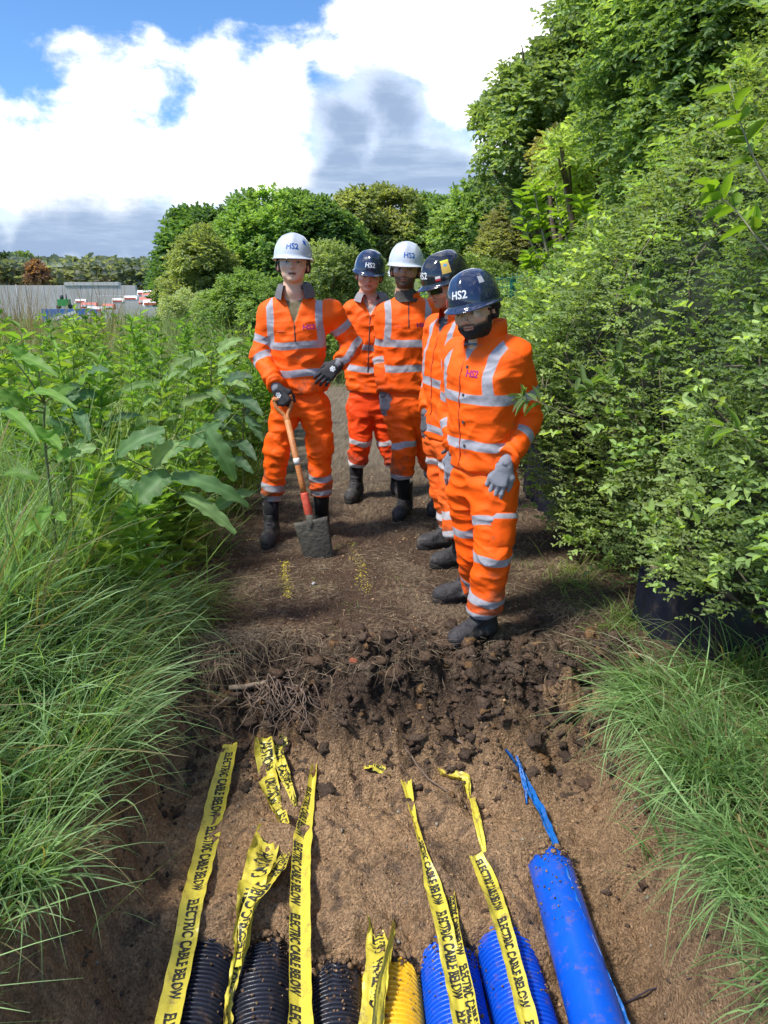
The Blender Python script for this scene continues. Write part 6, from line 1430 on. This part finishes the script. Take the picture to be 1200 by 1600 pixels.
# blue hoarding
Yh = 38.; a_ = PY(64, 483, Yh); b_ = PY(150, 485, Yh); o = np.array([a_[0], Yh, a_[2] - 2.0]); hb = empty('hoarding', o, 'blue hoarding with white lettering half hidden by the weeds at the far left', 'hoarding')
V_, F_ = boxv((a_[0], Yh, a_[2] - 2.0), (b_[0], Yh + .1, a_[2])); mk('board', V_, F_, mat('hoarding_blue', (.03, .13, .42), .5, var=.2, vscale=2), hb, None, None, False, o)
tv, tf = text_mesh('ON', 1.15, 1.3, 0); c_ = np.stack([a_[0] + .9 + tv[:, 0] + 0 * tv[:, 1], np.full(len(tv), Yh - .03), a_[2] - .95 + tv[:, 1]], 1); mk('lettering', c_, tf, WB_, hb, None, None, False, o)
V_ = np.array([(a_[0] + .1, Yh - .02, a_[2] - .55), (a_[0] + .1, Yh - .02, a_[2] - .70), (b_[0] - 1.0, Yh - .02, a_[2] - .05), (b_[0] - 1.0, Yh - .02, a_[2] - .20)]); V_ = np.concatenate([V_, V_ + [0, -.02, 0]])
mk('white_stripe', V_, [(0, 1, 3, 2), (4, 6, 7, 5), (0, 4, 5, 1), (2, 3, 7, 6), (0, 2, 6, 4), (1, 5, 7, 3)], WB_, hb, None, None, False, o)
# green machine
p = PY(101, 478, 50.); o = p.copy(); SC_ = .6; gmn = empty('generator', o, 'small green machine with a dark top in front of the concrete wall', 'machine')
GM = mat('machine_green', (.02, .26, .06), .5); DKM = mat('machine_dark', (.04, .05, .06), .6)
V_, F_ = boxv(o + [-.32, -.3, .0], o + [.32, .3, .42]); mk('body', V_, F_, GM, gmn, None, None, False, o); V_, F_ = tube([o + [-.12, 0, .423], o + [-.12, 0, .68]], .12, 12); mk('tank', V_, F_, DKM, gmn, None, None, True, o)
V_, F_ = tube([o + [.18, 0, .423], o + [.18, 0, .75]], .04, 8); mk('exhaust', V_, F_, DKM, gmn, None, None, True, o)
for s_ in (-1, 1): V_, F_ = tube([o + [s_ * .38, -.1, -.05], o + [s_ * .38, .1, -.05]], .14, 14); mk('wheel', V_, F_, DKM, gmn, None, None, True, o)
# lamp post
p = PY(30, 480, 60.); V_, F_ = tube([p - [0, 0, 2], p + [0, 0, 1.7]], .05, 8); lp = mk('post', V_, F_, mat('grey_metal', (.3, .31, .32), .5), None, None, None, True, p - [0, 0, 2]); tag(lp, 'thin grey post standing before the concrete wall', 'post')
# houses
def house(px, py, Y_, w_, h_, rh, wallc, roofc, label):
    p = PY(px, py, Y_); o = np.array([p[0], Y_, p[2] - h_]); r_ = empty('house', o, label, 'house', 'houses beyond the works')
    V_, F_ = boxv(o + [-w_ / 2, 0, -6], o + [w_ / 2, 7, h_]); mk('wall', V_, F_, wallc, r_, None, None, False, o)
    e = .4; V_ = np.array([(-w_ / 2 - e, -e, h_), (w_ / 2 + e, -e, h_), (w_ / 2 + e, 7 + e, h_), (-w_ / 2 - e, 7 + e, h_), (-w_ / 2 + 1.5, 3.5, h_ + rh), (w_ / 2 - 1.5, 3.5, h_ + rh)]) + o + [0, 0, .01]
    rf = mk('roof', V_, [(0, 1, 5, 4), (1, 2, 5), (2, 3, 4, 5), (3, 0, 4), (3, 2, 1, 0)], roofc, r_, None, None, False, o)
    V_, F_ = boxv(o + [w_ * .2, 3.1, h_ + rh * .4], o + [w_ * .2 + .8, 3.9, h_ + rh + 1.0]); mk('chimney', V_, F_, wallc, rf, None, None, False, o)
    for k in (-1, 1):
        for z_ in (.5, h_ - 1.6):
            V_, F_ = boxv(o + [k * w_ * .25 - .6, -.06, z_], o + [k * w_ * .25 + .6, -.003, z_ + 1.1]); mk('window', V_, F_, mat('window_dark', (.05, .06, .08), .15), r_, None, None, False, o)
WR = mat('wall_render', (.55, .50, .44), .9); WBk = mat('wall_brick', (.32, .13, .08), .9); RT = mat('roof_tile', (.26, .13, .09), .85); RG_ = mat('roof_slate', (.20, .19, .20), .8)
house(4, 424, 150, 8, 4.5, 2.8, WBk, RG_, 'house with a grey roof at the left edge of the skyline')
house(34, 432, 140, 6, 3.2, 1.6, WR, RT, 'low pale house with a brown roof beside the red-leaved tree')
house(-40, 420, 150, 9, 5, 3, WBk, RT, 'brick house just outside the left edge beyond the works')
crown_tree('tree', 'small dark red-leaved tree among the far houses', 'tree', 125, [(54, 424, 9), (48, 430, 8), (60, 430, 8)], 500, .55, (.085, .04, .032), (.12, .06, .045), 54, .7, 5, None, dy=1, fine=.3, tr=.2)
crown_tree('tree', 'dark conifer-like tree at the left edge of the skyline', 'tree', 140, [(6, 412, 7), (8, 420, 9), (3, 428, 10)], 400, .7, (.02, .045, .02), (.03, .06, .03), 6, .6, 5, None, dy=1, fine=.3, tr=.25)
crown_tree('tree', 'round green tree left of the far woods', 'tree', 150, [(36, 414, 11), (45, 420, 11), (28, 422, 10)], 500, .7, (.045, .085, .03), (.07, .12, .04), 36, .7, 5, None, dy=1, fine=.3, tr=.25)
lb = LB(); n = 15000; px_ = rng.uniform(-250, 520, n); Yf = rng.uniform(130, 240, n)
top = 413 + 4 * pn(np.stack([px_ / 17., px_ * 0, px_ * 0], 1)) + 3 * pn(np.stack([px_ / 6., px_ * 0 + 5, px_ * 0], 1)) - 2.5 * sst(60, 10, px_) ; py_ = top + 40 * rng.random(n) ** 1.3
P = np.array([PY(a_, b_, c_) for a_, b_, c_ in zip(px_, py_, Yf)]); cl_ = colmix(P, (.065, .095, .085), (.105, .135, .115), .05, 2) * (1 + .3 * pn(P * .25))[:, None]  # pale bluish leaf colours carry the distance haze
lb.add(*sprigs(P, np.tile([0, -1., .5], (n, 1)), 4, np.full(n, 1.6), np.full(n, 1.3), .7, cl_, up=.5)); wd = lb.build('far_woods', LEAF); tag(wd, 'distant wooded skyline beyond the works on the left', kind='stuff')
